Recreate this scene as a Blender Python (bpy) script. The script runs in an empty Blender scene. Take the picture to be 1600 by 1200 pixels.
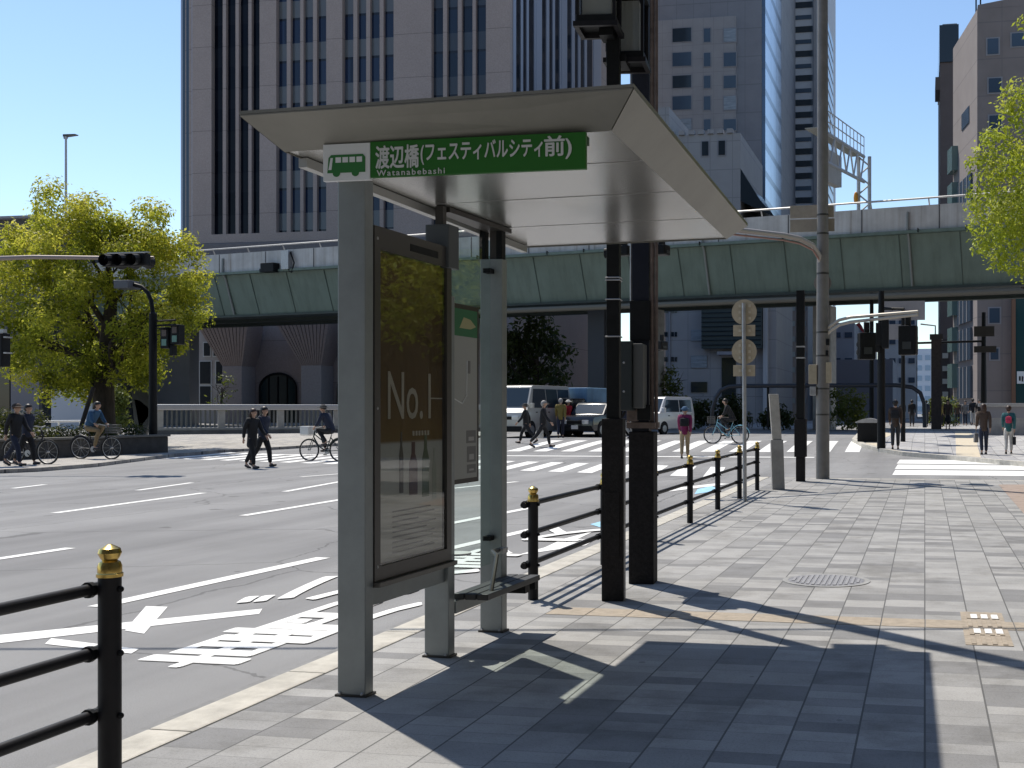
import bpy, bmesh, math, random
from mathutils import Vector, Matrix
R = math.radians
random.seed(7)
SC = bpy.context.scene
COL = SC.collection
# ---------------------------------------------------------------- camera, sky, sun, exposure
F, CX, CY, EYE = 1800.0, 1103.0, 638.0, 1.5          # focal length and principal point in photo pixels (1600 wide)
YAW = math.atan((1445 - CX) / F)
SA, CA = math.sin(YAW), math.cos(YAW)
cd = bpy.data.cameras.new('camera'); cam = bpy.data.objects.new('camera', cd); COL.objects.link(cam)
cam.location = (0, 0, EYE); cam.rotation_euler = (R(90), 0, YAW)
cd.sensor_width = 36; cd.lens = 36 * F / 1600
cd.shift_x = -(CX - 800) / 1600; cd.shift_y = (CY - 600) / 1600
cd.clip_start = 0.05; cd.clip_end = 6000
SC.camera = cam
SUN = Vector((-.46, .42, 1)).normalized()
w = bpy.data.worlds.new('World'); SC.world = w; w.use_nodes = True
nt = w.node_tree; bg = nt.nodes['Background']
sky = nt.nodes.new('ShaderNodeTexSky'); sky.sky_type = 'NISHITA'; sky.sun_disc = False
sky.sun_elevation = math.asin(SUN.z); sky.sun_rotation = math.atan2(SUN.x, SUN.y)
sky.air_density = 1.0; sky.dust_density = 0.12; sky.ozone_density = 2.0
hs = nt.nodes.new('ShaderNodeHueSaturation'); hs.inputs['Saturation'].default_value = 1.02
nt.links.new(sky.outputs[0], hs.inputs['Color']); nt.links.new(hs.outputs[0], bg.inputs[0]); bg.inputs[1].default_value = 0.102
sd = bpy.data.lights.new('sun', 'SUN'); sd.energy = 3.15; sd.angle = R(0.53); sd.color = (1, .93, .82)
so = bpy.data.objects.new('sun', sd); COL.objects.link(so); so.rotation_euler = SUN.to_track_quat('Z', 'Y').to_euler()
SC.view_settings.view_transform = 'Standard'; SC.view_settings.look = 'None'
SC.view_settings.exposure = 0.68; SC.view_settings.gamma = 1; SC.view_settings.use_curve_mapping = False

# ---------------------------------------------------------------- pixel <-> world helpers
def W(px, py, zc):
    xc = (px - CX) / F * zc
    return Vector((xc * CA - zc * SA, xc * SA + zc * CA, EYE - (py - CY) / F * zc))
def gz(Y):                                             # the carriageway rises gently towards the bridge
    t = min(1, max(0, (Y - 36) / 10)); return -.11 + .33 * t * t * (3 - 2 * t)
def gp(px, py, z=0.0):
    return W(px, py, F * (EYE - z) / (py - CY))
def rp(px, py, off=0.0):                               # point on the road surface seen at a pixel
    z = -.11 + off
    for _ in range(60):
        p = W(px, py, F * (EYE - z) / (py - CY)); z = .6 * z + .4 * (gz(p.y) + off)
    return Vector((p.x, p.y, gz(p.y) + off))
def xat(px, Y):
    t = (px - CX) / F; return Y * (t * CA - SA) / (CA + t * SA)
def yat(px, X):
    t = (px - CX) / F; return X * (CA + t * SA) / (t * CA - SA)
def zat(py, X, Y):
    return EYE - (py - CY) / F * (-X * SA + Y * CA)

# ---------------------------------------------------------------- materials
MATS = {}
def mat(name, col, rough=.6, metal=0., noise=.0, scale=6., bump=0., spec=.5, col2=None, stretch=(1, 1, 1), bscale=None, coat=0.):
    if name in MATS: return MATS[name]
    m = bpy.data.materials.new(name); m.use_nodes = True; t = m.node_tree; b = t.nodes['Principled BSDF']
    b.inputs['Roughness'].default_value = rough; b.inputs['Metallic'].default_value = metal
    b.inputs['Specular IOR Level'].default_value = spec; b.inputs['Base Color'].default_value = (*col, 1)
    b.inputs['Coat Weight'].default_value = coat
    if noise or bump or col2:
        tc = t.nodes.new('ShaderNodeTexCoord'); mp = t.nodes.new('ShaderNodeMapping'); mp.inputs['Scale'].default_value = stretch
        t.links.new(tc.outputs['Object'], mp.inputs[0])
        n = t.nodes.new('ShaderNodeTexNoise'); n.inputs['Scale'].default_value = scale; n.inputs['Detail'].default_value = 6; n.inputs['Roughness'].default_value = .65
        t.links.new(mp.outputs[0], n.inputs['Vector'])
        cr = t.nodes.new('ShaderNodeValToRGB'); cr.color_ramp.elements[0].position = .3; cr.color_ramp.elements[1].position = .7
        c2 = col2 or tuple(min(1, c * (1 + noise)) for c in col); c1 = col if col2 else tuple(c * (1 - noise) for c in col)
        cr.color_ramp.elements[0].color = (*c1, 1); cr.color_ramp.elements[1].color = (*c2, 1)
        t.links.new(n.outputs['Fac'], cr.inputs[0]); t.links.new(cr.outputs[0], b.inputs['Base Color'])
        if bump:
            n2 = n
            if bscale:
                n2 = t.nodes.new('ShaderNodeTexNoise'); n2.inputs['Scale'].default_value = bscale; n2.inputs['Detail'].default_value = 4
                t.links.new(mp.outputs[0], n2.inputs['Vector'])
            bp = t.nodes.new('ShaderNodeBump'); bp.inputs['Strength'].default_value = bump; bp.inputs['Distance'].default_value = .02
            t.links.new(n2.outputs['Fac'], bp.inputs['Height']); t.links.new(bp.outputs[0], b.inputs['Normal'])
    MATS[name] = m; return m

class NG:                                              # tiny node-graph writer
    def __init__(s, name):
        s.m = bpy.data.materials.new(name); s.m.use_nodes = True; s.t = s.m.node_tree; s.b = s.t.nodes['Principled BSDF']; MATS[name] = s.m
        s.pos = s.t.nodes.new('ShaderNodeTexCoord').outputs['Object']
    def new(s, typ, **kw):
        n = s.t.nodes.new(typ)
        for k, v in kw.items(): setattr(n, k, v)
        return n
    def link(s, a, b):
        if hasattr(a, 'is_output') or hasattr(a, 'links'): s.t.links.new(a, b)
        else: b.default_value = a
    def math(s, op, a, b=0., c=None):
        n = s.new('ShaderNodeMath', operation=op); s.link(a, n.inputs[0]); s.link(b, n.inputs[1])
        if c is not None: s.link(c, n.inputs[2])
        return n.outputs[0]
    def xyz(s, v):
        n = s.new('ShaderNodeSeparateXYZ'); s.link(v, n.inputs[0]); return n.outputs
    def comb(s, x, y, z=0.):
        n = s.new('ShaderNodeCombineXYZ'); s.link(x, n.inputs[0]); s.link(y, n.inputs[1]); s.link(z, n.inputs[2]); return n.outputs[0]
    def white(s, v):
        n = s.new('ShaderNodeTexWhiteNoise', noise_dimensions='3D'); s.link(v, n.inputs['Vector']); return n.outputs['Value']
    def noise(s, v, scale, detail=4, rough=.6):
        n = s.new('ShaderNodeTexNoise'); s.link(v, n.inputs['Vector']); n.inputs['Scale'].default_value = scale; n.inputs['Detail'].default_value = detail; n.inputs['Roughness'].default_value = rough
        return n.outputs['Fac']
    def ramp(s, f, stops, const=False):
        n = s.new('ShaderNodeValToRGB'); s.link(f, n.inputs[0]); e = n.color_ramp.elements
        if const: n.color_ramp.interpolation = 'CONSTANT'
        while len(e) < len(stops): e.new(.5)
        for k, (p, c) in enumerate(stops): e[k].position = p; e[k].color = (*c, 1)
        return n.outputs[0]
    def mix(s, f, a, b, mode='MIX'):
        n = s.new('ShaderNodeMix', data_type='RGBA', blend_type=mode); s.link(f, n.inputs[0])
        for k, v in ((6, a), (7, b)):
            if isinstance(v, tuple): n.inputs[k].default_value = (*v, 1)
            else: s.link(v, n.inputs[k])
        return n.outputs[2]
    def bump(s, h, strength, dist=.01):
        n = s.new('ShaderNodeBump'); n.inputs['Strength'].default_value = strength; n.inputs['Distance'].default_value = dist
        s.link(h, n.inputs['Height']); s.link(n.outputs[0], s.b.inputs['Normal'])

def tile_material(name, tw, tl, shades, jw=.0048, joint=(.11, .11, .11), split=.45):
    g = NG(name); x, y, z = g.xyz(g.pos)
    u = g.math('DIVIDE', x, tw); col = g.math('FLOOR', u); fu = g.math('FRACT', u)
    off = g.math('MULTIPLY', g.white(g.comb(col, 3.7)), 1.0)
    off = g.math('DIVIDE', g.math('FLOOR', g.math('MULTIPLY', off, 4)), 4)
    v = g.math('ADD', g.math('DIVIDE', y, tl), off); row = g.math('FLOOR', v); fv = g.math('FRACT', v)
    sp = g.math('LESS_THAN', g.white(g.comb(col, row, 9.1)), split)            # some stones are cut in two
    half = g.math('MULTIPLY', sp, g.math('GREATER_THAN', fv, .5))
    sh = g.white(g.comb(col, row, g.math('ADD', half, .3)))
    base = g.ramp(sh, shades, True)
    sp1 = g.noise(g.pos, 260, 2, .8); sp2 = g.noise(g.pos, 3.2, 5)
    sp3 = g.noise(g.pos, 75, 2, .9); base = g.mix(.5, base, g.ramp(sp3, [(.32, (.55, .55, .56)), (.5, (.95, .95, .95)), (.66, (1.0, 1.0, 1.0))]), 'MULTIPLY')
    base = g.mix(.55, base, g.ramp(sp1, [(.25, (.35, .35, .36)), (.75, (1.0, 1.0, .99))]), 'MULTIPLY')
    base = g.mix(.5, base, g.ramp(sp2, [(.3, (.62, .615, .60)), (.62, (1, 1, 1))]), 'MULTIPLY')
    vo = g.new('ShaderNodeTexVoronoi', feature='F1'); vo.inputs['Scale'].default_value = 3.1; g.link(g.pos, vo.inputs['Vector'])
    gum = g.math('MULTIPLY', g.math('LESS_THAN', vo.outputs['Distance'], .065), g.math('GREATER_THAN', g.white(vo.outputs['Color']), .82))
    base = g.mix(g.math('MULTIPLY', gum, .55), base, (.13, .13, .13))
    st = g.noise(g.pos, .8, 6, .7); base = g.mix(.55, base, g.ramp(st, [(.34, (.66, .65, .63)), (.48, (1, 1, 1))]), 'MULTIPLY')
    # joints
    ju = g.math('LESS_THAN', g.math('MULTIPLY', g.math('SUBTRACT', .5, g.math('ABSOLUTE', g.math('SUBTRACT', fu, .5))), tw), jw)
    dv = g.math('MULTIPLY', g.math('SUBTRACT', .5, g.math('ABSOLUTE', g.math('SUBTRACT', fv, .5))), tl)
    dm = g.math('ADD', g.math('MULTIPLY', g.math('ABSOLUTE', g.math('SUBTRACT', fv, .5)), tl), g.math('MULTIPLY', g.math('SUBTRACT', 1, sp), 9))
    jv = g.math('LESS_THAN', g.math('MINIMUM', dv, dm), jw * .55)
    j = g.math('MAXIMUM', ju, g.math('MULTIPLY', jv, .55))
    g.link(g.mix(j, base, joint), g.b.inputs['Base Color']); g.b.inputs['Roughness'].default_value = .82
    g.b.inputs['Specular IOR Level'].default_value = .3
    g.bump(g.math('SUBTRACT', sp1, g.math('MULTIPLY', j, 2)), .25, .004)
    return g.m
M_TILE = tile_material('pavement stone', .3025, .31, [(0, (.485, .48, .472)), (.34, (.395, .393, .39)), (.62, (.30, .30, .303)), (.86, (.44, .437, .43))])
M_TILEF = tile_material('far pavement stone', .45, .9, [(0, (.62, .62, .62)), (.4, (.54, .54, .55)), (.75, (.48, .48, .5))], jw=.006)

def asphalt():
    g = NG('asphalt'); a = g.noise(g.pos, 190, 3, .8); b = g.noise(g.pos, .45, 6, .6)
    mp = g.new('ShaderNodeMapping'); mp.inputs['Scale'].default_value = (1.0, .05, 1); g.link(g.pos, mp.inputs[0])
    t = g.noise(mp.outputs[0], 1.1, 4, .6)
    c = g.ramp(a, [(.2, (.19, .19, .193)), (.5, (.29, .29, .293)), (.8, (.46, .46, .46))])
    c = g.mix(.6, c, g.ramp(b, [(.3, (.72, .72, .72)), (.7, (1, 1, 1))]), 'MULTIPLY')
    c = g.mix(.55, c, g.ramp(t, [(.38, (.62, .62, .63)), (.60, (1, 1, 1))]), 'MULTIPLY')
    vo = g.new('ShaderNodeTexVoronoi', feature='DISTANCE_TO_EDGE'); vo.inputs['Scale'].default_value = .33
    wv = g.noise(g.pos, 1.7, 5); mx = g.new('ShaderNodeMix', data_type='VECTOR'); mx.inputs[0].default_value = .25
    g.link(g.pos, mx.inputs[4]); g.link(g.comb(wv, wv), mx.inputs[5]); g.link(mx.outputs[1], vo.inputs['Vector'])
    cr = g.math('LESS_THAN', vo.outputs['Distance'], .0035)
    c = g.mix(g.math('MULTIPLY', cr, .45), c, (.05, .05, .05))
    pn = g.noise(g.pos, .12, 3, .5); c = g.mix(.5, c, g.ramp(pn, [(.42, (.80, .80, .81)), (.46, (1, 1, 1))]), 'MULTIPLY')
    on = g.noise(g.pos, 1.9, 2, .4); c = g.mix(g.math('MULTIPLY', g.math('GREATER_THAN', on, .735), .5), c, (.07, .07, .07))
    g.link(c, g.b.inputs['Base Color']); g.b.inputs['Roughness'].default_value = .85; g.b.inputs['Specular IOR Level'].default_value = .3
    g.bump(a, .5, .006); return g.m
M_ASPH = asphalt()
def paint_mat():
    g = NG('road paint'); a = g.noise(g.pos, 60, 5, .75); b = g.noise(g.pos, 2.2, 4)
    f = g.math('MULTIPLY', g.math('GREATER_THAN', a, .60), g.ramp(b, [(.35, (0, 0, 0)), (.6, (1, 1, 1))]))
    c = g.mix(g.math('MULTIPLY', f, .6), (.84, .84, .82), (.35, .35, .35)); g.link(c, g.b.inputs['Base Color']); g.b.inputs['Roughness'].default_value = .6
    return g.m
M_PAINT = paint_mat()
M_BLUEPAINT = mat('pale blue road paint', (.33, .60, .80), .7, noise=.15, scale=8)
M_KERB = mat('kerb stone', (.50, .475, .42), .85, noise=.22, scale=5, bump=.3, bscale=120)
M_CONC = mat('concrete', (.36, .35, .33), .85, noise=.25, scale=2.2, bump=.2, bscale=30)
M_TACT = mat('ochre paver', (.36, .305, .24), .8, noise=.2, scale=14, bump=.2, bscale=150)
M_TACTY = mat('pale yellow tactile paver', (.60, .53, .41), .8, noise=.12, scale=20)
M_WHITE = mat('white enamel', (.8, .8, .78), .45)
M_BLACK = mat('black paint', (.008, .009, .010), .55, noise=.3, scale=14, spec=.22)
M_POST = mat('dark brown black paint', (.011, .0105, .0125), .5, noise=.45, scale=5, bump=.1, spec=.28)
M_POSTLOW = mat('dark brown textured coating', (.017, .0155, .016), .75, noise=.4, scale=40, bump=.35, spec=.22)
M_GOLD = mat('brass', (.62, .43, .13), .26, 1., noise=.25, scale=40)
M_STEEL = mat('galvanised steel', (.42, .42, .42), .5, .7, noise=.15, scale=10)
M_RUST = mat('rusty pipe', (.15, .115, .10), .75, .2, noise=.35, scale=9)
M_SHEL = mat('grey green shelter metal', (.27, .295, .295), .42, .3, noise=.14, scale=3, bump=.03, bscale=60)
M_FASC = mat('satin beige metal', (.235, .228, .20), .42, .35, noise=.10, scale=2.5)
M_DARKM = mat('dark bronze metal', (.06, .055, .05), .45, .4)
M_RUBBER = mat('rubber', (.012, .012, .013), .8)
M_GREEN = mat('sign green', (.016, .135, .010), .45)
M_SIGNW = mat('sign white', (.70, .72, .72), .4)
M_TXT = mat('sign lettering', (.60, .62, .60), .45)
M_BEIGE = mat('sign back', (.44, .37, .26), .6, noise=.12, scale=12)
def soffit_mat():
    g = NG('brushed soffit metal'); mp = g.new('ShaderNodeMapping'); mp.inputs['Scale'].default_value = (1.5, 60, 1); g.link(g.pos, mp.inputs[0])
    n = g.noise(mp.outputs[0], 2, 4); n2 = g.noise(g.pos, 1.3, 4)
    g.link(g.mix(n2, (.43, .42, .40), (.52, .51, .48)), g.b.inputs['Base Color'])
    g.b.inputs['Metallic'].default_value = .85; g.b.inputs['Roughness'].default_value = .27
    g.b.inputs['Anisotropic'].default_value = .5
    g.bump(n, .12, .004); return g.m
M_SOFF = soffit_mat()
def thin_glass(name, tint=(1, 1, 1), extra=0.0, ior=1.5):
    m = bpy.data.materials.new(name); m.use_nodes = True; t = m.node_tree; t.nodes.remove(t.nodes['Principled BSDF'])
    tr = t.nodes.new('ShaderNodeBsdfTransparent'); tr.inputs[0].default_value = (*tint, 1)
    gl = t.nodes.new('ShaderNodeBsdfGlossy'); gl.inputs['Roughness'].default_value = .02
    fr = t.nodes.new('ShaderNodeFresnel'); fr.inputs[0].default_value = ior
    ad = t.nodes.new('ShaderNodeMath'); ad.operation = 'ADD'; ad.inputs[1].default_value = extra; t.links.new(fr.outputs[0], ad.inputs[0])
    ge = t.nodes.new('ShaderNodeNewGeometry'); iv = t.nodes.new('ShaderNodeMath'); iv.operation = 'SUBTRACT'; iv.inputs[0].default_value = 1; t.links.new(ge.outputs['Backfacing'], iv.inputs[1])
    mu = t.nodes.new('ShaderNodeMath'); mu.operation = 'MULTIPLY'; t.links.new(ad.outputs[0], mu.inputs[0]); t.links.new(iv.outputs[0], mu.inputs[1]); ad = mu
    mx = t.nodes.new('ShaderNodeMixShader'); t.links.new(ad.outputs[0], mx.inputs[0]); t.links.new(tr.outputs[0], mx.inputs[1]); t.links.new(gl.outputs[0], mx.inputs[2])
    t.links.new(mx.outputs[0], t.nodes['Material Output'].inputs[0]); MATS[name] = m; return m
M_GLASS = thin_glass('clear pane glass', (.9, .95, .93))
M_ADGLASS = thin_glass('poster cover glass', (.93, .94, .93), .05, 1.6)
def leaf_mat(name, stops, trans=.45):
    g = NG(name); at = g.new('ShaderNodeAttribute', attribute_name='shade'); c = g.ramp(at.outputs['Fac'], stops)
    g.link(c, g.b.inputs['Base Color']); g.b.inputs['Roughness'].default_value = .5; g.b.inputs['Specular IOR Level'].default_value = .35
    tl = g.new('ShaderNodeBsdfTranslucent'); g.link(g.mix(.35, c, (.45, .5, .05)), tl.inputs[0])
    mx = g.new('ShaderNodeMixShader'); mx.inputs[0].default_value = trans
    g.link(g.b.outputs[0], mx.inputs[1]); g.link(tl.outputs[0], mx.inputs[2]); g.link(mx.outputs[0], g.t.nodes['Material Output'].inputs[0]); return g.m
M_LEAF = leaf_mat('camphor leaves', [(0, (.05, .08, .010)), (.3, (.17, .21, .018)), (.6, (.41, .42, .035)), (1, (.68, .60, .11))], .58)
M_LEAFR = leaf_mat('young camphor leaves', [(0, (.18, .25, .025)), (.4, (.38, .46, .045)), (.75, (.42, .47, .05)), (1, (.58, .58, .14))], .5)
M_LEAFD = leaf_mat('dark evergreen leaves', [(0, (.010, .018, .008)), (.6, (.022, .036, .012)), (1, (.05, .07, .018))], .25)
M_BARK = mat('bark', (.045, .036, .028), .95, noise=.45, scale=9, bump=.8, stretch=(1, 1, .3))

# ---------------------------------------------------------------- mesh helpers
class MB:
    def __init__(s): s.bm = bmesh.new()
    def box(s, x0, x1, y0, y1, z0, z1, M=None):
        c = [(x, y, z) for x in (x0, x1) for y in (y0, y1) for z in (z0, z1)]
        v = [s.bm.verts.new(M @ Vector(p) if M else p) for p in c]
        for f in ((0, 1, 3, 2), (4, 6, 7, 5), (0, 4, 5, 1), (2, 3, 7, 6), (0, 2, 6, 4), (1, 5, 7, 3)): s.bm.faces.new([v[i] for i in f])
        return s
    def poly(s, pts):
        s.bm.faces.new([s.bm.verts.new(p) for p in pts]); return s
    def prism(s, pts, d):                              # closed polygon swept along vector d
        d = Vector(d); a = [s.bm.verts.new(Vector(p)) for p in pts]; b = [s.bm.verts.new(Vector(p) + d) for p in pts]; n = len(a)
        s.bm.faces.new(a[::-1]); s.bm.faces.new(b)
        for i in range(n): s.bm.faces.new([a[i], a[(i + 1) % n], b[(i + 1) % n], b[i]])
        return s
    def tube(s, pts, r, n=10, cap=True):
        pts = [Vector(p) for p in pts]; rs = r if isinstance(r, (list, tuple)) else [r] * len(pts); rings = []
        up = None
        for i, p in enumerate(pts):
            d = (pts[min(i + 1, len(pts) - 1)] - pts[max(i - 1, 0)]).normalized()
            if up is None: up = d.orthogonal().normalized()
            a = (up - d * up.dot(d)).normalized(); b = d.cross(a); up = a
            rings.append([s.bm.verts.new(p + (a * math.cos(t) + b * math.sin(t)) * rs[i]) for t in [2 * math.pi * k / n for k in range(n)]])
        for A, B in zip(rings, rings[1:]):
            for k in range(n): s.bm.faces.new([A[k], A[(k + 1) % n], B[(k + 1) % n], B[k]])
        if cap: s.bm.faces.new(rings[0][::-1]); s.bm.faces.new(rings[-1])
        return s
    def lathe(s, prof, c=(0, 0, 0), n=16, M=None, cap=True):     # profile of (radius, height)
        c = Vector(c); rings = []
        for r, h in prof:
            ring = []
            for k in range(n):
                p = Vector((max(r, 1e-4) * math.cos(2 * math.pi * k / n), max(r, 1e-4) * math.sin(2 * math.pi * k / n), h))
                ring.append(s.bm.verts.new((M @ p if M else p) + c))
            rings.append(ring)
        for A, B in zip(rings, rings[1:]):
            for k in range(n): s.bm.faces.new([A[k], A[(k + 1) % n], B[(k + 1) % n], B[k]])
        if cap: s.bm.faces.new(rings[0][::-1]); s.bm.faces.new(rings[-1])
        return s
    def ell(s, c, rx, ry, rz, n=14, m=9, cut=None, M=None):
        c = Vector(c); rings = []
        lo = -math.pi / 2 if cut is None else cut
        for j in range(m + 1):
            t = lo + (math.pi / 2 - lo) * j / m
            rings.append([s.bm.verts.new(c + (M @ q if M else q)) for q in [Vector((rx * max(math.cos(t), 1e-3) * math.cos(a), ry * max(math.cos(t), 1e-3) * math.sin(a), rz * math.sin(t))) for a in [2 * math.pi * k / n for k in range(n)]]])
        for A, B in zip(rings, rings[1:]):
            for k in range(n): s.bm.faces.new([A[k], A[(k + 1) % n], B[(k + 1) % n], B[k]])
        s.bm.faces.new(rings[0][::-1]); s.bm.faces.new(rings[-1]); return s
    def build(s, name, m, parent=None, bevel=0., smooth=False, seg=2, loc=None):
        bmesh.ops.recalc_face_normals(s.bm, faces=s.bm.faces)
        if bevel: bmesh.ops.bevel(s.bm, geom=s.bm.edges[:] , offset=bevel, segments=seg, affect='EDGES', clamp_overlap=True, profile=.6)
        me = bpy.data.meshes.new(name); s.bm.to_mesh(me); s.bm.free()
        for mm in (m if isinstance(m, (list, tuple)) else [m]): me.materials.append(mm)
        if smooth:
            me.polygons.foreach_set('use_smooth', [True] * len(me.polygons))
            try: me.set_sharp_from_angle(angle=R(38))
            except Exception: pass
        o = bpy.data.objects.new(name, me); COL.objects.link(o)
        if parent: o.parent = parent
        if loc is not None: o.location = loc
        return o
def bx(name, m, parent, x0, x1, y0, y1, z0, z1, bevel=0.): return MB().box(x0, x1, y0, y1, z0, z1).build(name, m, parent, bevel)
def tb(name, m, parent, pts, r, n=10): return MB().tube(pts, r, n).build(name, m, parent, smooth=True)
def tag(o, label, cat, group=None):
    o['label'] = label; o['category'] = cat
    if group: o['group'] = group
    return o
def thing(name, label, cat, loc=(0, 0, 0), rz=0., group=None):
    o = bpy.data.objects.new(name, None); COL.objects.link(o); o.location = loc; o.rotation_euler = (0, 0, rz); o.empty_display_size = .2
    return tag(o, label, cat, group)
def struct(o, kind='structure'): o['kind'] = kind; return o
def copy_tree(o, parent=None):
    c = o.copy(); COL.objects.link(c); c.parent = parent
    for ch in list(o.children): copy_tree(ch, c)
    return c
def evalmesh(tmp, name):
    dg = bpy.context.evaluated_depsgraph_get(); me = bpy.data.meshes.new_from_object(tmp.evaluated_get(dg), depsgraph=dg); me.name = name
    d = tmp.data; bpy.data.objects.remove(tmp)
    return me
def text(name, body, m, parent, M, w, h, depth=.002, bold=.0, spacing=1., lift=.0002):
    """lettering w x h metres, centred on the xy plane of matrix M"""
    cu = bpy.data.curves.new(name, 'FONT'); cu.body = body; cu.align_x = 'CENTER'; cu.size = 1; cu.space_character = spacing; cu.resolution_u = 3
    t = bpy.data.objects.new(name, cu); COL.objects.link(t); m0 = evalmesh(t, name)
    xs = [v.co.x for v in m0.vertices]; ys = [v.co.y for v in m0.vertices]
    if not xs: return None
    sx = w / (max(xs) - min(xs)); sy = h / (max(ys) - min(ys)); cx = (max(xs) + min(xs)) / 2; cy = (max(ys) + min(ys)) / 2
    V, Fc = [], []; fs = [tuple(p.vertices) for p in m0.polygons]
    sh = [(0, 0)] if not bold else [(0, 0), (bold, 0), (-bold, 0), (0, bold), (0, -bold), (bold * .7, bold * .7), (-bold * .7, -bold * .7), (bold * .7, -bold * .7), (-bold * .7, bold * .7)]
    for k, (dx, dy) in enumerate(sh):                  # strokes thickened by layers a hair apart
        n = len(V); V += [tuple(M @ Vector(((v.co.x - cx + dx) * sx, (v.co.y - cy + dy) * sy, depth + k * lift))) for v in m0.vertices]; Fc += [tuple(i + n for i in f) for f in fs]
    me = bpy.data.meshes.new(name); me.from_pydata(V, [], Fc); me.materials.append(m)
    o = bpy.data.objects.new(name, me); COL.objects.link(o); o.parent = parent; return o
def basis(origin, xdir, ydir):
    x = Vector(xdir).normalized(); y = Vector(ydir).normalized(); z = x.cross(y)
    return Matrix(((x.x, y.x, z.x, origin[0]), (x.y, y.y, z.y, origin[1]), (x.z, y.z, z.z, origin[2]), (0, 0, 0, 1)))
# ================================================================ THE SETTING
M_GROUND = mat('distant ground', (.20, .20, .20), .9, noise=.2, scale=.05)
g = MB().poly([(-3000, -200, -.6), (3000, -200, -.6), (3000, 3500, -.6), (-3000, 3500, -.6)]).build('ground', M_GROUND); struct(g)
m = MB(); ys = [-30, 0, 20, 30] + [34 + i * .75 for i in range(18)] + [50, 60, 80, 120, 400]
for a, b in zip(ys, ys[1:]): m.poly([(-160, a, gz(a)), (120, a, gz(a)), (120, b, gz(b)), (-160, b, gz(b))])
bmesh.ops.remove_doubles(m.bm, verts=m.bm.verts, dist=.001)
struct(m.build('road', M_ASPH, smooth=True))
YE = 24.9                                              # where the near pavement meets the side street
struct(MB().box(-3.33, 30, -12, YE - .2, -.4, 0).build('pavement', M_TILE))
# kerb: stones of 1.2 m along the street and along the side street
m = MB(); y = -12.0
while y < YE: m.box(-3.56, -3.33, y, min(y + 1.192, YE), -.4, .006); y += 1.2
x = -3.33
while x < 30: m.box(x + .004, x + 1.196, YE - .2, YE, -.4, -.004); x += 1.2
struct(m.build('kerb', M_KERB, bevel=.012))
# gutter course along the kerb
struct(MB().box(-3.85, -3.56, -12, YE, -.3, -.1).build('gutter', mat('gutter concrete', (.22, .22, .22), .9, noise=.25, scale=6)))

def slab(name, px, m, off, depth=.5):                  # paved area outlined on the ground, following its rise
    pts = [rp(a, b, off) for a, b in px]; bm = bmesh.new(); vs = [bm.verts.new((p.x, p.y, 0)) for p in pts]
    f = bm.faces.new(vs); bmesh.ops.triangulate(bm, faces=[f])
    for k in range(22): bmesh.ops.bisect_plane(bm, geom=bm.verts[:] + bm.edges[:] + bm.faces[:], plane_co=(0, 34 + k * .6, 0), plane_no=(0, 1, 0))
    r = bmesh.ops.extrude_face_region(bm, geom=bm.faces[:]); low = [e for e in r['geom'] if isinstance(e, bmesh.types.BMVert)]; lowset = set(low)
    for v in bm.verts: v.co.z = gz(v.co.y) + off - (depth if v in lowset else 0)
    k = MB(); k.bm.free(); k.bm = bm
    return struct(k.build(name, m))
FARPX = [(2300, 760), (1600, 723), (1480, 712.5), (1410, 707), (1375, 701.5), (1346, 694), (1331, 686), (1340, 677), (1372, 670), (1440, 665), (2300, 668)]
slab('far_pavement', FARPX, M_TILEF, .11)
def rim(name, px, off, wd, m, h=.02):                  # kerb following an outline
    P = [rp(a, b, off) for a, b in px]; k = MB()
    for a, b in zip(P, P[1:]):
        d = (b - a); d.z = 0; n = Vector((d.y, -d.x, 0)).normalized() * wd
        k.prism([a - Vector((0, 0, .3)), a + Vector((0, 0, h)), a + n + Vector((0, 0, h)), a + n - Vector((0, 0, .3))], b - a)
    return struct(k.build(name, m))
rim('far_kerb', FARPX[1:-1], .115, .18, M_KERB)
M_PAVL = tile_material('warm pavement stone', .4, .4, [(0, (.60, .57, .52)), (.4, (.54, .51, .47)), (.75, (.47, .45, .43))], jw=.01)
slab('left_pavement', [(-400, 752), (-60, 736), (60, 731), (150, 724), (215, 716), (270, 709), (340, 703), (520, 693), (770, 680), (770, 670), (520, 676), (-400, 684)], M_PAVL, .10)

# ---- painted markings
_q = [0]
def quad(name, px, m=None, off=None):
    _q[0] += 1; off = off or .003 + .0004 * _q[0]
    return struct(MB().poly([rp(a, b, off) for a, b in px]).build(name, m or M_PAINT))
def line(p0, p1, wd=.15, name='lane_line'):
    a, b = rp(*p0, .005), rp(*p1, .005); d = (b - a); d.z = 0; n = Vector((-d.y, d.x, 0)).normalized() * wd / 2
    return struct(MB().poly([a - n, a + n, b + n, b - n]).build(name, M_PAINT))
for p0, p1, wd in (((85, 801.5), (318, 770), .15), ((215, 766), (300, 754), .13), ((380, 805.5), (590, 771), .15), ((445, 768), (545, 750), .14),
                   ((470, 745), (560, 738), .12), ((-90, 886), (110, 856), .15), ((150, 948), (505, 871), .17), ((20, 763), (70, 757), .13),
                   ((640, 770), (808, 752.5), .14), ((600, 838), (835, 792), .16), ((560, 890), (835, 826), .16), ((905, 737), (950, 732), .13), ((-300, 820), (-120, 795), .15)):
    line(p0, p1, wd)
# direction arrow
A = lambda *px: quad('road_arrow', px)
A((-30, 1008), (-30, 995), (410, 951), (405, 959)); A((195, 985), (225, 990), (262, 948), (228, 947)); A((70, 1006), (205, 1021), (217, 1014), (80, 997))
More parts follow.
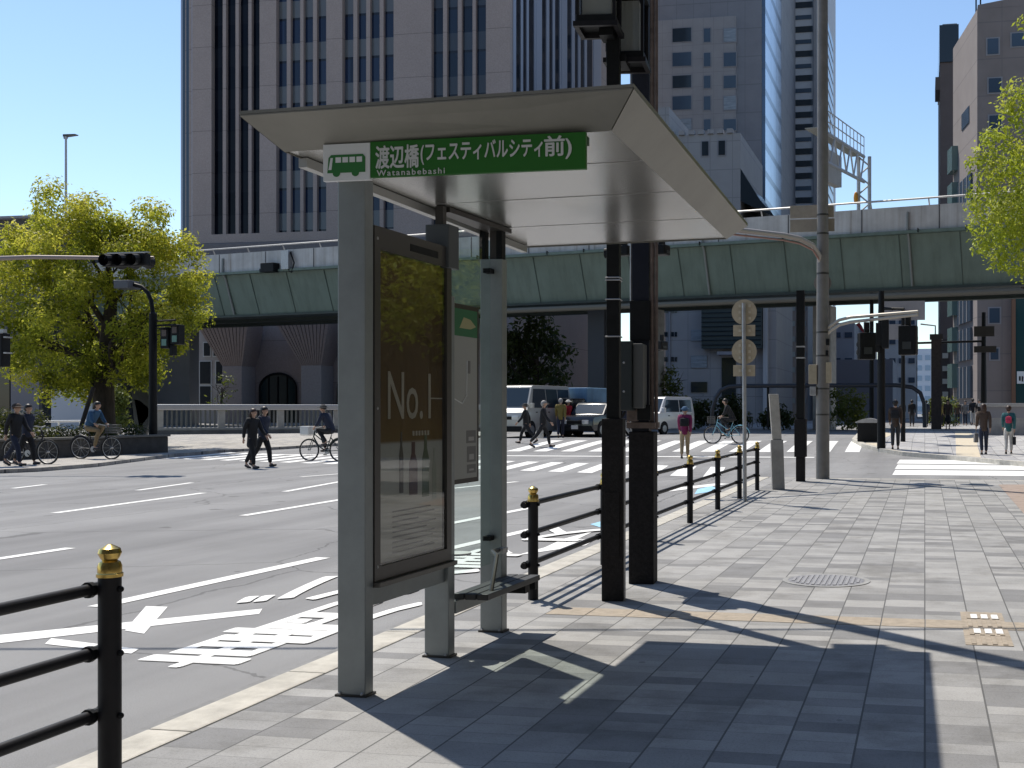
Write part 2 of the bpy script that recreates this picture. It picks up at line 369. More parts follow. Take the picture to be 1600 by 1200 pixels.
# lettering for the oncoming bus lane (reads from the other end of the street)
_r = [0]
def roadtext(body, px, py, w, l):
    _r[0] += 1; o = rp(px, py, .003 + .002 * _r[0]); M = basis(o, (-1, 0, 0), (0, -1, 0)); t = text('road_lettering', body, M_PAINT, None, M, w, l, 0, .02, 1, .0002); struct(t)
roadtext('専', 390, 1001, .72, 1.6); roadtext('用', 520, 968, .74, 1.65)
roadtext('バ', 507, 921, .85, 1.5); roadtext('ス', 640, 905, .85, 1.5)
roadtext('専', 735, 872, .85, 1.6); roadtext('ス', 885, 834, .9, 1.5)
quad('lane_mark', [(836, 862), (905, 841), (930, 829), (880, 842)]); 
quad('lane_line', [(805, 868), (870, 850), (938, 838), (915, 852)])
for px in ([(922, 819), (948, 812), (972, 820), (945, 826)], [(1090, 764), (1112, 759), (1126, 766), (1085, 772)]): quad('blue_lane_mark', px, M_BLUEPAINT)
quad('lane_line', [(1040, 764), (1120, 755), (1140, 756), (1045, 768)])
# zebra crossing over the main road: bars run with the traffic
u0 = Vector((math.sin(math.atan((1183 - CX) / F)) * CA - math.cos(math.atan((1183 - CX) / F)) * SA, math.sin(math.atan((1183 - CX) / F)) * SA + math.cos(math.atan((1183 - CX) / F)) * CA, 0))
n0 = gp(812, 735.5, -.11); lat = (gp(1045, 743.5, -.11) - n0).normalized()
def bar(o, d, wdv, L, name='zebra_bar', off=.006):
    pts = []
    for s, t in ((0, 0), (1, 0), (1, 1), (0, 1)):
        p = o + wdv * s + d * L * t; pts.append(Vector((p.x, p.y, gz(p.y) + off)))
    mb = MB(); k = 5                                   # follows the rise of the road
    for i in range(k):
        q = [];
        for s, t in ((0, i / k), (1, i / k), (1, (i + 1) / k), (0, (i + 1) / k)):
            p = o + wdv * s + d * L * t; q.append((p.x, p.y, gz(p.y) + off))
        mb.poly(q)
    return struct(mb.build(name, M_PAINT))
for k in range(-19, 7): bar(n0 + lat * .91 * k, u0, lat * .46, 4.6)
# second zebra beyond it, and the one over the side street
n1 = gp(790, 695, .2); l1 = Vector((1, .06, 0)).normalized(); u1 = Vector((-.02, 1, 0)).normalized()
for k in range(0, 13): bar(n1 + l1 * 1.0 * k, u1, l1 * .5, 5.5, off=.008)
n3 = gp(800, 706, .05)
struct(MB().poly([(n3.x + a, n3.y + b, gz(n3.y + b) + .007) for a, b in ((-9, -.3), (10, .6), (10, 1.0), (-9, .1))]).build('stop_line', M_PAINT))
for a in ((1404, 712.0, 716.8), (1401, 718.2, 724.4), (1398, 725.8, 732.6), (1394, 734.2, 742.0)):
    P = [gp(a[0], a[2], -.104), gp(2100, a[2] + 6, -.104), gp(2100, a[1] + 6, -.104), gp(a[0] + 5, a[1], -.104)]
    struct(MB().poly(P).build('zebra_bar', M_PAINT))

# ---- paving insets on the near pavement
ax0, ax1 = gp(800, 965).x, 4.5
yb = gp(1260, 974).y
m = MB()
x = -2.72
while x < 6: m.box(x + .004, x + .298, yb, yb + .30, -.03, .003); x += .3025
struct(m.build('ochre_paving_band', M_TACT))
def tactile(name, x0, y0, nx, ny, M, bars=True):
    m = MB()
    for i in range(nx):
        for j in range(ny):
            a, b = x0 + i * .302, y0 + j * .302
            m.box(a + .002, a + .298, b + .002, b + .298, -.03, .004)
            for k in range(4):
                if bars: m.box(a + .04 + k * .065, a + .07 + k * .065, b + .02, b + .28, .004, .009)
                else:
                    for l in range(4): m.box(a + .035 + k * .066, a + .065 + k * .066, b + .035 + l * .066, b + .065 + l * .066, .004, .009)
    return struct(m.build(name, M))
tx, ty = gp(1508, 1005).x, gp(1508, 1008).y
tactile('tactile_paving', tx, ty, 1, 4, M_TACT)
m = MB()
for j in (.45, 1.0):
    for i in range(3): m.box(tx + .07 + i * .072, tx + .115 + i * .072, ty + j - .08, ty + j + .08, .005, .011)
struct(m.build('tactile_marker', M_PAINT))
for px, wd in (((1340, 693), 2.2), ):
    slab('far_tactile_paving', [(1352, 692.5), (1370, 697), (1396, 678), (1380, 675)], M_TACTY, .116, .05)
slab('far_tactile_paving', [(1494, 711), (1533, 714.5), (1516, 674), (1492, 674)], M_TACTY, .116, .05)
struct(MB().poly([gp(1560, 757, .004), gp(1800, 757, .004), gp(1800, 812, .004), gp(1608, 812, .004)]).build('brick_paving', mat('brick red paving', (.33, .26, .22), .85, noise=.2, scale=4)))

def manhole(px, py, r, label):
    t = thing('manhole_cover', label, 'manhole cover', gp(px, py, 0.002), 0, 'manhole covers')
    c = MB().lathe([(0, -.02), (r, -.02), (r, .004), (0, .004)], n=36)
    c.build('cover', mat('cast iron', (.22, .22, .235), .6, .1, noise=.5, scale=30), t)
    k = MB()
    for i in range(-6, 7):
        h = math.sqrt(max(0, (r * .9) ** 2 - (i * r * .14) ** 2)); k.box(i * r * .14 - .012, i * r * .14 + .012, -h, h, .002, .009)
    k.build('tread', mat('worn iron', (.29, .29, .30), .6, .1), t)
    MB().lathe([(r + .002, -.02), (r + .05, -.02), (r + .05, .004), (r + .002, .004)], n=36, cap=False).build('ring', mat('manhole surround', (.30, .30, .295), .85, noise=.2, scale=8), t)
manhole(1291, 907, .33, 'round iron manhole cover in the middle of the pale pavement')
manhole(1441, 757, .36, 'iron manhole cover near the side street crossing')

# ================================================================ BUILDINGS
M_GRAN = mat('brown granite', (.175, .148, .148), .62, noise=.10, scale=40)
def granite():
    g = NG('granite cladding'); x, y, z = g.xyz(g.pos)
    n = g.noise(g.pos, 9, 5, .75); n2 = g.noise(g.pos, .35, 3)
    c = g.ramp(n, [(.3, (.31, .24, .212)), (.7, (.43, .342, .305))])
    c = g.mix(.5, c, g.ramp(n2, [(.3, (.8, .8, .8)), (.7, (1, 1, 1))]), 'MULTIPLY')
    fz = g.math('FRACT', g.math('DIVIDE', z, 3.75)); j = g.math('LESS_THAN', fz, .010)
    g.link(g.mix(j, c, (.13, .105, .10)), g.b.inputs['Base Color']); g.b.inputs['Roughness'].default_value = .55; return g.m
M_GRAN = granite()
def tower_glass(name, a, b, sp):
    g = NG(name); x, y, z = g.xyz(g.pos); fl = g.math('DIVIDE', z, 3.75); f = g.math('FRACT', fl)
    cell = g.comb(g.math('FLOOR', g.math('DIVIDE', g.math('ADD', x, y), .9)), 0, g.math('FLOOR', fl))
    r = g.white(cell)
    s = g.math('GREATER_THAN', f, .58)                 # spandrel glass between the floors
    c = g.mix(g.math('MULTIPLY', s, sp), g.ramp(r, [(0, a), (1, b)]), (.15, .155, .16))
    ln = g.math('LESS_THAN', g.math('ABSOLUTE', g.math('SUBTRACT', f, .57)), .03); c = g.mix(ln, c, (.012, .013, .02))
    g.link(c, g.b.inputs['Base Color']); g.b.inputs['Roughness'].default_value = .07; g.b.inputs['Specular IOR Level'].default_value = .12 if sp < .1 else .4; return g.m
M_TG0 = tower_glass('black tower glass', (.003, .004, .008), (.006, .008, .016), .04)
M_TG1 = tower_glass('blue tower glass', (.006, .013, .036), (.02, .036, .08), 1.)
M_TG2 = tower_glass('deep blue tower glass', (.008, .013, .028), (.02, .034, .06), .35)
M_FIN = mat('pale aluminium fin', (.36, .37, .43), .35, .5)
M_GLASSD = mat('dark window glass', (.020, .028, .036), .08)
M_GLASSB = mat('blue window glass', (.05, .075, .11), .12)
M_BLIND = mat('window with blinds', (.26, .29, .32), .2, noise=.3, scale=.8, stretch=(1, 1, 6))
M_GREYW = mat('grey render', (.27, .265, .28), .8, noise=.10, scale=.6)

YT = 93.0
tw = thing('office_tower', 'tall brown granite office tower with dark vertical window strips behind the bus shelter', 'office tower', (xat(303, YT), YT, 0))
TX0 = tw.location.x
L = lambda px: xat(px, YT) - TX0                       # photo column -> metres along the front
HT = 62.0; zwin = zat(368, TX0, YT) ; z1 = 16.2
XR = L(798)
bx('wall', M_GRAN, tw, .0, XR, .6, 30, 0, HT)
piers = [(303, 333), (408, 434), (512, 537), (617, 676), (761, 799)]
for a, b in piers: bx('pilaster', M_GRAN, tw, L(a), L(b), -.25, .6, z1, HT)
strips = [(333, 349, 354, 369, 374, 389, 394, 408), (434, 449, 455, 470, 475, 490, 496, 512), (537, 553, 559, 573, 579, 594, 600, 617), (676, 693, 699, 716, 722, 739, 744, 761)]
gm = [M_TG0, M_TG1, M_TG1, M_TG2]
for bay, G in zip(strips, gm):
    for i in range(0, 8, 2):
        wn = bx('window', G, tw, L(bay[i]), L(bay[i + 1]), .25, .597, zwin, HT)
        if i < 6: bx('mullion', M_GRAN, tw, L(bay[i + 1]), L(bay[i + 2]), -.1, .6, zwin, HT)
bx('cornice', mat('granite cornice', (.16, .14, .14), .6, noise=.15, scale=6), tw, -.4, XR + .3, -.6, .595, 13.6, z1 - .02, .12)
bx('sill', M_GRAN, tw, -.1, XR + .1, -.35, .59, z1 + .02, zwin - .02)
# chamfered left corner with fluted strips
for k, (a, b, G) in enumerate(((278, 281, M_FIN), (281.5, 286, M_GLASSB), (286.5, 288, M_GRAN), (288.5, 293, M_GLASSB), (293.5, 298, M_GRAN), (298.5, 303, M_FIN))):
    bx('corner_fin' if G is M_FIN else 'corner_strip', G, tw, L(a), L(b), .1 + .06 * (5 - k), 9, 9, HT)
# right flank facing the street: pale fins and dark slots
XF = xat(798, YT)
def flank(name, a, b, G, out):
    y0, y1 = yat(a, XF) - YT, yat(b, XF) - YT
    bx(name, G, tw, XR - .1, XR + out, y0, y1, z1, HT)
for a, b in ((800, 804.5), (836, 845), (876, 884.5), (926, 938)): flank('flank_fin', a, b, M_FIN, .12)
for a, b in ((805, 812), (816, 821), (825, 833), (846, 852), (857, 862), (866, 873), (885.5, 892), (897, 902), (906, 912), (916, 925)): flank('flank_window', a, b, M_TG0, .03)
for a, b in ((812.3, 815.8), (821.3, 824.8), (833.2, 835.8), (852.3, 856.8), (862.2, 865.8), (873.2, 875.8), (892.2, 896.8), (902.2, 905.8), (912.3, 915.8)): flank('flank_mullion', a, b, M_FIN, .10)
# arcade under the highway: square piers with fluted fan heads, arched windows between
ZB = 1.0
for cpx in (378, 500, 620, 740):
    c = L(cpx); 
    bx('arcade_pier', mat('arcade stone', (.36, .31, .295), .6, noise=.12, scale=6), tw, c - .95, c + .95, -1.5, .59, -.5, 5.2, .05)
    fan = MB(); n = 13
    for i in range(n):
        a0, a1 = -1 + 2 * i / n, -1 + 2 * (i + .8) / n
        fan.bm.faces.ensure_lookup_table() if False else None
        b = [(c + a0 * .95, -1.45, 5.2), (c + a1 * .95, -1.45, 5.2), (c + a1 * 2.6, -3.0, 9.0), (c + a0 * 2.6, -3.0, 9.0)]
        fan.prism(b, (0, 2.4, 0))
    fan.build('pier_fan', mat('fluted granite', (.36, .285, .26), .6, noise=.15, scale=6), tw)
    bx('fan_core', M_GRAN, tw, c - .9, c + .9, -.9, .58, 5.2, 9.0)
for cpx in (430, 553, 676):
    c = L(cpx); ww = 1.75; arch = [(c - ww, .585, -.5)] + [(c - ww * math.cos(t), .585, 3.3 + 1.3 * math.sin(t)) for t in [math.pi * k / 14 for k in range(15)]] + [(c + ww, .585, -.5)]
    MB().prism(arch, (0, -.12, 0)).build('arched_window', mat('arch glass', (.02, .035, .035), .1), tw)
    fr = MB(); fr.tube([(p[0], .42, p[2]) for p in arch], .1, 6)
    for k in (-.9, 0, .9): fr.box(c + k - .05, c + k + .05, .38, .46, -.5, 4.3)
    fr.build('arched_window_frame', M_BLACK, tw)
# pale end bay of the ground floor with framed windows
bx('ground_floor_bay', mat('pale rendered wall', (.50, .47, .45), .8, noise=.1, scale=1), tw, L(262), L(360), -.8, .58, -.5, 9)
for a, b, t, bo in ((297, 313, 566, 600), (322, 338, 566, 600), (347, 357, 566, 600), (297, 313, 604, 636), (322, 338, 604, 636), (328, 337, 537, 557), (343, 352, 537, 557)):
    wv = bx('shop_window', M_GLASSD, tw, L(a), L(b), -.9, -.79, zat(bo, TX0, YT), zat(t, TX0, YT)); bx('window_frame', M_SIGNW, wv, L(a) - .12, L(b) + .12, -.85, -.80, zat(bo, TX0, YT) - .1, zat(t, TX0, YT) + .1)

def windows(bld, m, fm, rects, Y, x0, z0, out=.06, group=None):   # front windows from photo rectangles on the plane Y
    for a, b, t, bo in rects:
        xa, xb, zt, zb = xat(a, Y) - x0, xat(b, Y) - x0, zat(t, xat(a, Y), Y) - z0, zat(bo, xat(a, Y), Y) - z0
        f = bx('window', random.choice((m, m, M_GLASSD, M_BLIND)) if m is M_GLASSB else m, bld, xa, xb, -out, .02, zb, zt); bx('frame', fm, f, xa - .12, xb + .12, -out * .5, .01, zb - .12, zt + .12)
# ---- grey slab block with a glazed right flank
Y2 = 130.0
b2 = thing('hotel_block', 'grey tiled high block with paired windows and a bright glass flank', 'building', (xat(1004, Y2), Y2, 0)); x2 = b2.location.x
def tile_wall(name, a, b, pz=3.2, px_=2.0):
    g = NG(name); x, y, z = g.xyz(g.pos); n = g.noise(g.pos, .5, 4)
    c = g.ramp(n, [(.3, a), (.7, b)])
    j = g.math('MAXIMUM', g.math('LESS_THAN', g.math('FRACT', g.math('DIVIDE', z, pz)), .03), g.math('LESS_THAN', g.math('FRACT', g.math('DIVIDE', x, px_)), .03))
    g.link(g.mix(g.math('MULTIPLY', j, .35), c, (.08, .08, .09)), g.b.inputs['Base Color']); g.b.inputs['Roughness'].default_value = .7; return g.m
M_B2 = tile_wall('blue grey tile wall', (.22, .22, .24), (.265, .265, .285))
M_B2L = tile_wall('warm grey tile wall', (.30, .285, .285), (.345, .33, .33), 1.6, 1.2)
xr2 = xat(1190, Y2) - x2
bx('wall', M_B2, b2, 0, xr2, 0, 40, 0, 75)
bx('facade_panel', M_B2L, b2, 0, xat(1150, Y2) - x2, -.25, -.002, 0, zat(35, x2, Y2))
windows(b2, M_GLASSB, M_GREYW, [(a, b, t, bo) for t, bo in ((45, 66), (83, 104), (119, 138), (151, 172), (187, 204)) for a, b in ((1051, 1080), (1100, 1110), (1131, 1150))], Y2 - .26, x2, 0)
for ch in list(b2.children):
    if ch.name.startswith('window'): ch.location.y -= .26
def bright_flank():
    g = NG('reflective curtain wall'); x, y, z = g.xyz(g.pos)
    s = g.math('ADD', z, g.math('MULTIPLY', y, .0)); f = g.math('FRACT', g.math('DIVIDE', s, 3.1)); j = g.math('LESS_THAN', f, .26)
    v = g.math('LESS_THAN', g.math('FRACT', g.math('DIVIDE', y, 5.)), .05)
    g.link(g.mix(g.math('MAXIMUM', j, v), (.62, .72, .86), (.10, .14, .2)), g.b.inputs['Base Color'])
    g.link(g.math('SUBTRACT', .45, g.math('MULTIPLY', j, .3)), g.b.inputs['Metallic']); g.b.inputs['Roughness'].default_value = .12; return g.m
bx('glass_flank', bright_flank(), b2, xr2, xr2 + .4, .2, yat(1216, xat(1190, Y2)) - Y2, 0, 75)
# ---- slim pale apartment tower
Y3 = 165.0
b3 = thing('apartment_tower', 'slim pale apartment tower with a dark balcony stack behind the grey pole', 'apartment building', (xat(1217, Y3), Y3, 0)); x3 = b3.location.x
xr3 = xat(1284, Y3) - x3
bx('wall', mat('pale tile', (.44, .45, .48), .6, noise=.06, scale=.5), b3, 0, xr3, 0, 26, 0, 92)
zf = [zat(t, x3, Y3) for t in range(2, 640, 19)]
M_BALC = mat('balcony rail', (.30, .33, .36), .4, .2)
for i, z in enumerate(zf):
    if z < 3: continue
    bl = bx('balcony', M_GLASSD, b3, xat(1219, Y3) - x3, xat(1234, Y3) - x3, -.05, .3, z - 1.12, z - .12)
    bx('balcony_rail', M_BALC, bl, xat(1219, Y3) - x3, xat(1234, Y3) - x3, -.9, -.75, z - 1.66, z - 1.14)
    bx('balcony_slab', M_GREYW, bl, xat(1219, Y3) - x3, xat(1234, Y3) - x3, -.9, -.06, z - 1.74, z - 1.67)
    if i % 2 == 0 or i in (13, 9):
        bx('window', M_GLASSD, b3, xat(1237, Y3) - x3, xat(1270, Y3) - x3, -.1, .02, z - 1.2, z - .35)
    else: bx('window', M_GLASSB, b3, xat(1240, Y3) - x3, xat(1268, Y3) - x3, -.1, .02, z - 1.1, z - .5)
    bx('side_window', M_GLASSB, b3, xr3 - .05, xr3 + .1, 2, 20, z - 1.5, z - .3)
bx('corner_column', M_GREYW, b3, xat(1272, Y3) - x3, xat(1276, Y3) - x3, -.5, .01, 0, 92)
# ---- low building with a notched parapet, and its sloping glass roof
Y4 = 100.0
b4 = thing('low_annex', 'low grey annex with a notched parapet and sloping dark roof above the highway', 'building', (xat(1040, Y4), Y4, 0)); x4 = b4.location.x
X4 = lambda p: xat(p, Y4) - x4
Z4 = lambda t: zat(t, x4, Y4)
M_B4 = tile_wall('beige grey cladding', (.29, .275, .275), (.33, .315, .31), 2.5, 2.)
bx('wall', M_B4, b4, 0, X4(1157), 0, 14, 0, Z4(213))
bx('step_roof', M_B4, b4, X4(1020), X4(1046), -.2, 10, Z4(300), Z4(168))
for a in range(1046, 1140, 15): bx('parapet_block', M_B4, b4, X4(a), X4(a + 9), -.2, .5, Z4(213) + .02, Z4(206))
for a in (1097, 1123): wv = bx('window', M_GLASSD, b4, X4(a), X4(a + 10), -.1, .02, Z4(246), Z4(224)); bx('frame', M_GREYW, wv, X4(a) - .1, X4(a + 10) + .1, -.05, .01, Z4(246) - .1, Z4(224) + .1)
MB().prism([(X4(1157) + .01, 0, Z4(318)), (X4(1212), 0, Z4(345)), (X4(1188), 0, Z4(318)), (X4(1157) + .01, 0, Z4(268))], (0, 13, 0)).build('sloping_roof', M_GLASSD, b4)
bx('side_wall', M_B4, b4, X4(1157) + .02, X4(1212), .3, 13, 0, Z4(346))
lv = bx('service_louvre', mat('dark louvre', (.035, .05, .048), .6, noise=.2, scale=3, stretch=(.1, .1, 6)), b4, X4(1099), X4(1192), -.9, -.02, Z4(546), Z4(478))
for i in range(9): bx('louvre_blade', M_GLASSD, lv, X4(1099), X4(1192), -.98, -.902, Z4(478) - .4 - i * .4, Z4(478) - .33 - i * .4)
for t, bo in ((516, 533), (556, 575), (597, 613)): bx('shutter', M_BLIND if t < 590 else M_GLASSD, b4, X4(1080), X4(1105) if t > 540 else X4(1098.5), -.12, .02, Z4(bo), Z4(t))
for t, bo in ((482, 489), (519, 526), (558, 565)):
    for a, b in ((1037, 1043), (1049, 1053), (1054.5, 1058)): bx('window', M_GLASSD, b4, X4(a), X4(b), -.08, .02, Z4(bo), Z4(t))
for pxx in (1034, 1046): bx('downpipe', M_GREYW, b4, X4(pxx), X4(pxx + 1.5), -.2, -.02, 0, 11)
bx('doorway', M_GLASSD, b4, X4(1128), X4(1150), -.1, .02, 0, Z4(560)); bx('canopy', M_GREYW, b4, X4(1124), X4(1156), -1.2, -.02, Z4(556), Z4(551))
bx('pale_pilaster', mat('pale pilaster', (.45, .45, .46), .8), b4, X4(1193), X4(1200), -.3, .28, 0, Z4(346))
# ---- right-hand buildings
Y5 = 90.0
b5 = thing('brown_office_block', 'brown tiled block with a green glass bay behind the right tree', 'office building', (xat(1527, Y5), Y5, 0)); x5 = b5.location.x
M_B5 = tile_wall('brown tile', (.20, .165, .15), (.24, .20, .185), 2.8, 1.8); M_B5L = tile_wall('pinkish tile', (.30, .265, .255), (.34, .30, .29), 2.8, 1.8)
X5 = lambda p: xat(p, Y5) - x5
Z5 = lambda t: zat(t, x5, Y5)
bx('wall', M_B5, b5, 0.02, 20, 0, 30, 0, Z5(14))
MB().prism([(.03, 0, Z5(14) + .01), (20, 0, Z5(14) + .01), (20, 0, Z5(-50)), (.03, 0, Z5(14) + .3)], (0, 30, 0)).build('roof_parapet', M_B5, b5)
FA, FB = Vector((.0, .0, 0)), W(1490, 100, 99.6) - W(1527, 100, 90); FB.z = 0
fn = Vector((-FB.y, FB.x, 0)).normalized(); fn = fn if fn.x < 0 else -fn
def flank5(name, m, t0, t1, z0, z1, o0, o1):
    P = [FA + FB * t0 + fn * o0, FA + FB * t1 + fn * o0, FA + FB * t1 + fn * o1, FA + FB * t0 + fn * o1]
    return MB().prism([(q.x, q.y, z0) for q in P], (0, 0, z1 - z0)).build(name, m, b5)
flank5('flank_wall', M_B5L, 0, 1, 0, Z5(14) - .02, -.8, .0)
M_GREENG = mat('green glass', (.13, .20, .19), .15)
for i in range(11):
    z = Z5(14) - 3.0 - i * 3.0
    if z < 1.5: break
    if i > 1: flank5('bay_window', M_GREENG, .78, .99, z - 1.7, z + .3, .003, .5)
    if i > 2:
        f5 = flank5('flank_window', M_GLASSB, .18, .72, z - 2.6, z - .1, .003, .18)
        for k_ in (.3, .45, .6): flank5('window_bar', M_GREYW, k_, k_ + .02, z - 2.6, z - .1, .183, .22).parent = f5
    elif i == 1: flank5('flank_window', M_GLASSB, .3, .6, z - 1.9, z - .6, .003, .06)
for a, b, t, bo in ((1543, 1560, 62, 86), (1581, 1604, 56, 76), (1545, 1564, 124, 146), (1546, 1564, 182, 205), (1546, 1562, 482, 505), (1548, 1560, 545, 562)):
    wv = bx('window', M_GLASSB, b5, X5(a), X5(b), -.08, .02, Z5(bo), Z5(t)); bx('frame', M_GREYW, wv, X5(a) - .12, X5(b) + .12, -.04, .01, Z5(bo) - .1, Z5(t) + .1)
bx('shopfront', mat('teal shop glass', (.018, .06, .065), .15), b5, X5(1586), X5(1660), -.5, .0, 0, Z5(455))
bx('shop_pillar', mat('rust pillar', (.19, .10, .06), .7), b5, X5(1580), X5(1586), -.6, .0, 0, Z5(455))
sgn = bx('shop_sign', M_SIGNW, b5, X5(1588), X5(1640), -.62, -.51, Z5(600), Z5(581))
for dx, dz, w5, h5 in ((.1, .22, .12, .34), (.3, .16, .10, .40), (.46, .40, .30, .10), (.50, .16, .30, .10), (.62, .26, .12, .14)): bx('sign_mark', M_BLACK, sgn, X5(1589) + dx, X5(1589) + dx + w5, -.64, -.622, Z5(600) + dz, Z5(600) + dz + h5)
for a in (1526, 1533): tb('aerial', M_BLACK, b5, [(X5(a), 1, Z5(14)), (X5(a), 1, Z5(14) + 4)], .06, 6)
b6 = thing('dark_slab_tower', 'narrow dark tower at the end of the right row of buildings', 'building', (xat(1469, 150), 150, 0)); x6 = b6.location.x
X6 = lambda p: xat(p, 150) - x6
Z6 = lambda t: zat(t, x6, 150)
bx('wall', mat('dark brown render', (.13, .10, .09), .8, noise=.1, scale=.6), b6, 0, X6(1500), 0, 22, 0, Z6(98))
bx('glazed_top', M_GLASSD, b6, -.1, X6(1498), -.2, 21, Z6(98) + .02, Z6(40))
bx('roof_plant', M_GREYW, b6, X6(1473), X6(1496), 2, 12, Z6(40) + .02, Z6(30))
bx('ledge', mat('ledge', (.1, .08, .07), .8), b6, -.6, .0, 0, 6, Z6(140), Z6(120))
bx('gap_block', M_B5, b6, X6(1500) + .02, X6(1524), .5, 20, 0, Z6(120))
# ---- far buildings seen under the highway
def far_block(label, a, b, top, Y, m, depth=20, rows=None, wm=None, mx=None):
    t = thing('far_building', label, 'building', (xat(a, Y), Y, 0), 0, 'far buildings seen under the highway'); x0 = t.location.x
    bx('wall', m, t, 0, xat(b, Y) - x0, 0, depth, 0, zat(top, x0, Y))
    if rows:
        n = mx or 3
        for r in rows:
            for k in range(n):
                w0 = (xat(b, Y) - x0) / n; bx('window', wm or M_GLASSB, t, w0 * (k + .18), w0 * (k + .82), -.12, .02, zat(r + 8, x0, Y), zat(r, x0, Y))
    return t
far_block('dark grey windowless wall block right of the louvred block', 1192, 1229, 440, 118, mat('dark grey wall', (.19, .19, .21), .8, noise=.08, scale=.5))
far_block('narrow block with stacked blue glass windows beside the black post', 1229, 1262, 460, 118, mat('slate wall', (.2, .21, .23), .7), 12, range(478, 640, 24), mat('pale blue glass', (.22, .30, .36), .15), 2)
far_block('mid grey block with few openings behind the big grey pole', 1262, 1335, 505, 140, mat('mid grey wall', (.33, .33, .35), .8, noise=.08, scale=.4), 20, (520, 560), None, 4)
fs = far_block('pale cluttered block carrying a red rooftop sign', 1322, 1362, 522, 170, mat('off white wall', (.45, .44, .42), .8, noise=.2, scale=.5), 20, (530, 548), None, 3)
rx, rz = xat(1342, 170) - fs.location.x, zat(521, fs.location.x, 170)
MB().prism([(rx - .9, -.1, rz), (rx - .5, -.1, rz + 1.3), (rx + .1, -.1, rz + 1.6), (rx + .5, -.1, rz + 1.), (rx + .9, -.1, rz)], (0, .3, 0)).build('rooftop_sign', mat('red sign', (.6, .04, .03), .5), fs)
far_block('dark blue grey hoarding block in the middle of the opening', 1300, 1395, 562, 122, mat('slate hoarding', (.24, .24, .265), .8))
far_block('stone tower with a flat rooftop billboard frame', 1372, 1432, 484, 150, mat('pale stone', (.5, .5, .5), .8, noise=.1, scale=.4), 20, (500, 530, 560, 590), None, 4)
far_block('bright glass block at the end of the street', 1430, 1456, 545, 260, mat('bright glass wall', (.55, .62, .72), .3, .3), 20, range(555, 640, 16), mat('sky glass', (.3, .4, .5), .1), 2)
far_block('small brown block with a stack of bright windows', 1456, 1484, 530, 110, mat('brown wall', (.085, .07, .065), .8), 10, (552, 572, 592, 612), mat('lit cream window', (.6, .58, .5), .4), 2)
# left background
Y7 = 70.0
b7 = thing('left_low_building', 'low dark building with a slatted top at the left edge behind the big tree', 'building', (xat(-160, Y7), Y7, 0)); x7 = b7.location.x
X7 = lambda p: xat(p, Y7) - x7
Z7 = lambda t: zat(t, x7, Y7)
bx('wall', mat('charcoal wall', (.10, .10, .105), .8, noise=.15, scale=.5), b7, 0, X7(62), 0, 15, 0, Z7(350))
bx('roof_slab', M_GREYW, b7, -.5, X7(64), -.6, 15.5, Z7(350) + .02, Z7(346))
bx('pink_panel', mat('pinkish stone panel', (.28, .24, .23), .8), b7, X7(22), X7(66), -.3, .0, 0, Z7(585))
bx('shop_glass', M_GLASSD, b7, X7(-100), X7(20), -.3, .0, 0, Z7(560))
tag(bx('white_hoarding', mat('pale blue white board', (.42, .44, .48), .6), None, xat(80, 62), xat(150, 62), 62, 62.4, -.2, zat(608, -50, 62)), 'plain pale hoarding standing behind the big tree on the left', 'hoarding')
gb = thing('grey_side_block', 'plain grey block between the big tree and the tower arcade', 'building', (xat(200, 80), 80, 0))
bx('wall', mat('flat grey wall', (.24, .235, .235), .8, noise=.08, scale=.5), gb, 0, xat(296, 80) - gb.location.x, 0, 1.2, 0, zat(470, -70, 80))
bx('doorway', M_GLASSD, gb, .8, 2.2, -.1, .02, 0, 3)

# ================================================================ ELEVATED HIGHWAY
hA, hB = W(130, 600, 82), W(1760, 600, 54.5)
hd = Vector((hB.x - hA.x, hB.y - hA.y, 0)); HL = hd.length; hang = math.atan2(hd.y, hd.x)
hw = thing('elevated_highway', 'green steel elevated highway with a stained concrete parapet crossing behind the shelter', 'highway', (hA.x, hA.y, 0), hang)
def girder_mat():
    g = NG('green girder paint'); x, y, z = g.xyz(g.pos)
    n = g.noise(g.pos, .6, 5); mp = g.new('ShaderNodeMapping'); mp.inputs['Scale'].default_value = (2.2, 1, .15); g.link(g.pos, mp.inputs[0]); s = g.noise(mp.outputs[0], 1.2, 5)
    c = g.ramp(n, [(.3, (.115, .160, .132)), (.7, (.150, .205, .172))]); c = g.mix(.5, c, g.ramp(s, [(.32, (.58, .58, .54)), (.55, (1, 1, 1))]), 'MULTIPLY')
    g.link(c, g.b.inputs['Base Color']); g.b.inputs['Roughness'].default_value = .5; return g.m
def parapet_mat():
    g = NG('stained parapet concrete'); n = g.noise(g.pos, .9, 6); mp = g.new('ShaderNodeMapping'); mp.inputs['Scale'].default_value = (3.0, 1, .12); g.link(g.pos, mp.inputs[0]); s = g.noise(mp.outputs[0], .8, 5, .7)
    c = g.ramp(n, [(.3, (.45, .445, .43)), (.7, (.62, .615, .595))]); c = g.mix(.7, c, g.ramp(s, [(.30, (.36, .28, .21)), (.42, (.80, .78, .75)), (.62, (1, 1, 1))]), 'MULTIPLY')
    g.link(c, g.b.inputs['Base Color']); g.b.inputs['Roughness'].default_value = .85; return g.m
M_GIRD, M_PARA = girder_mat(), parapet_mat()
M_GJ = mat('girder joint paint', (.06, .09, .075), .6)
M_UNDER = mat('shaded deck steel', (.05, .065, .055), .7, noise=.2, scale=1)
GZ0, GZ1, PZ1 = 7.75, 10.35, 11.75
MB().prism([(0, 0.9, GZ0), (0, 0, GZ1), (0, .6, GZ1), (0, 1.5, GZ0)], (HL, 0, 0)).build('girder', M_GIRD, hw)
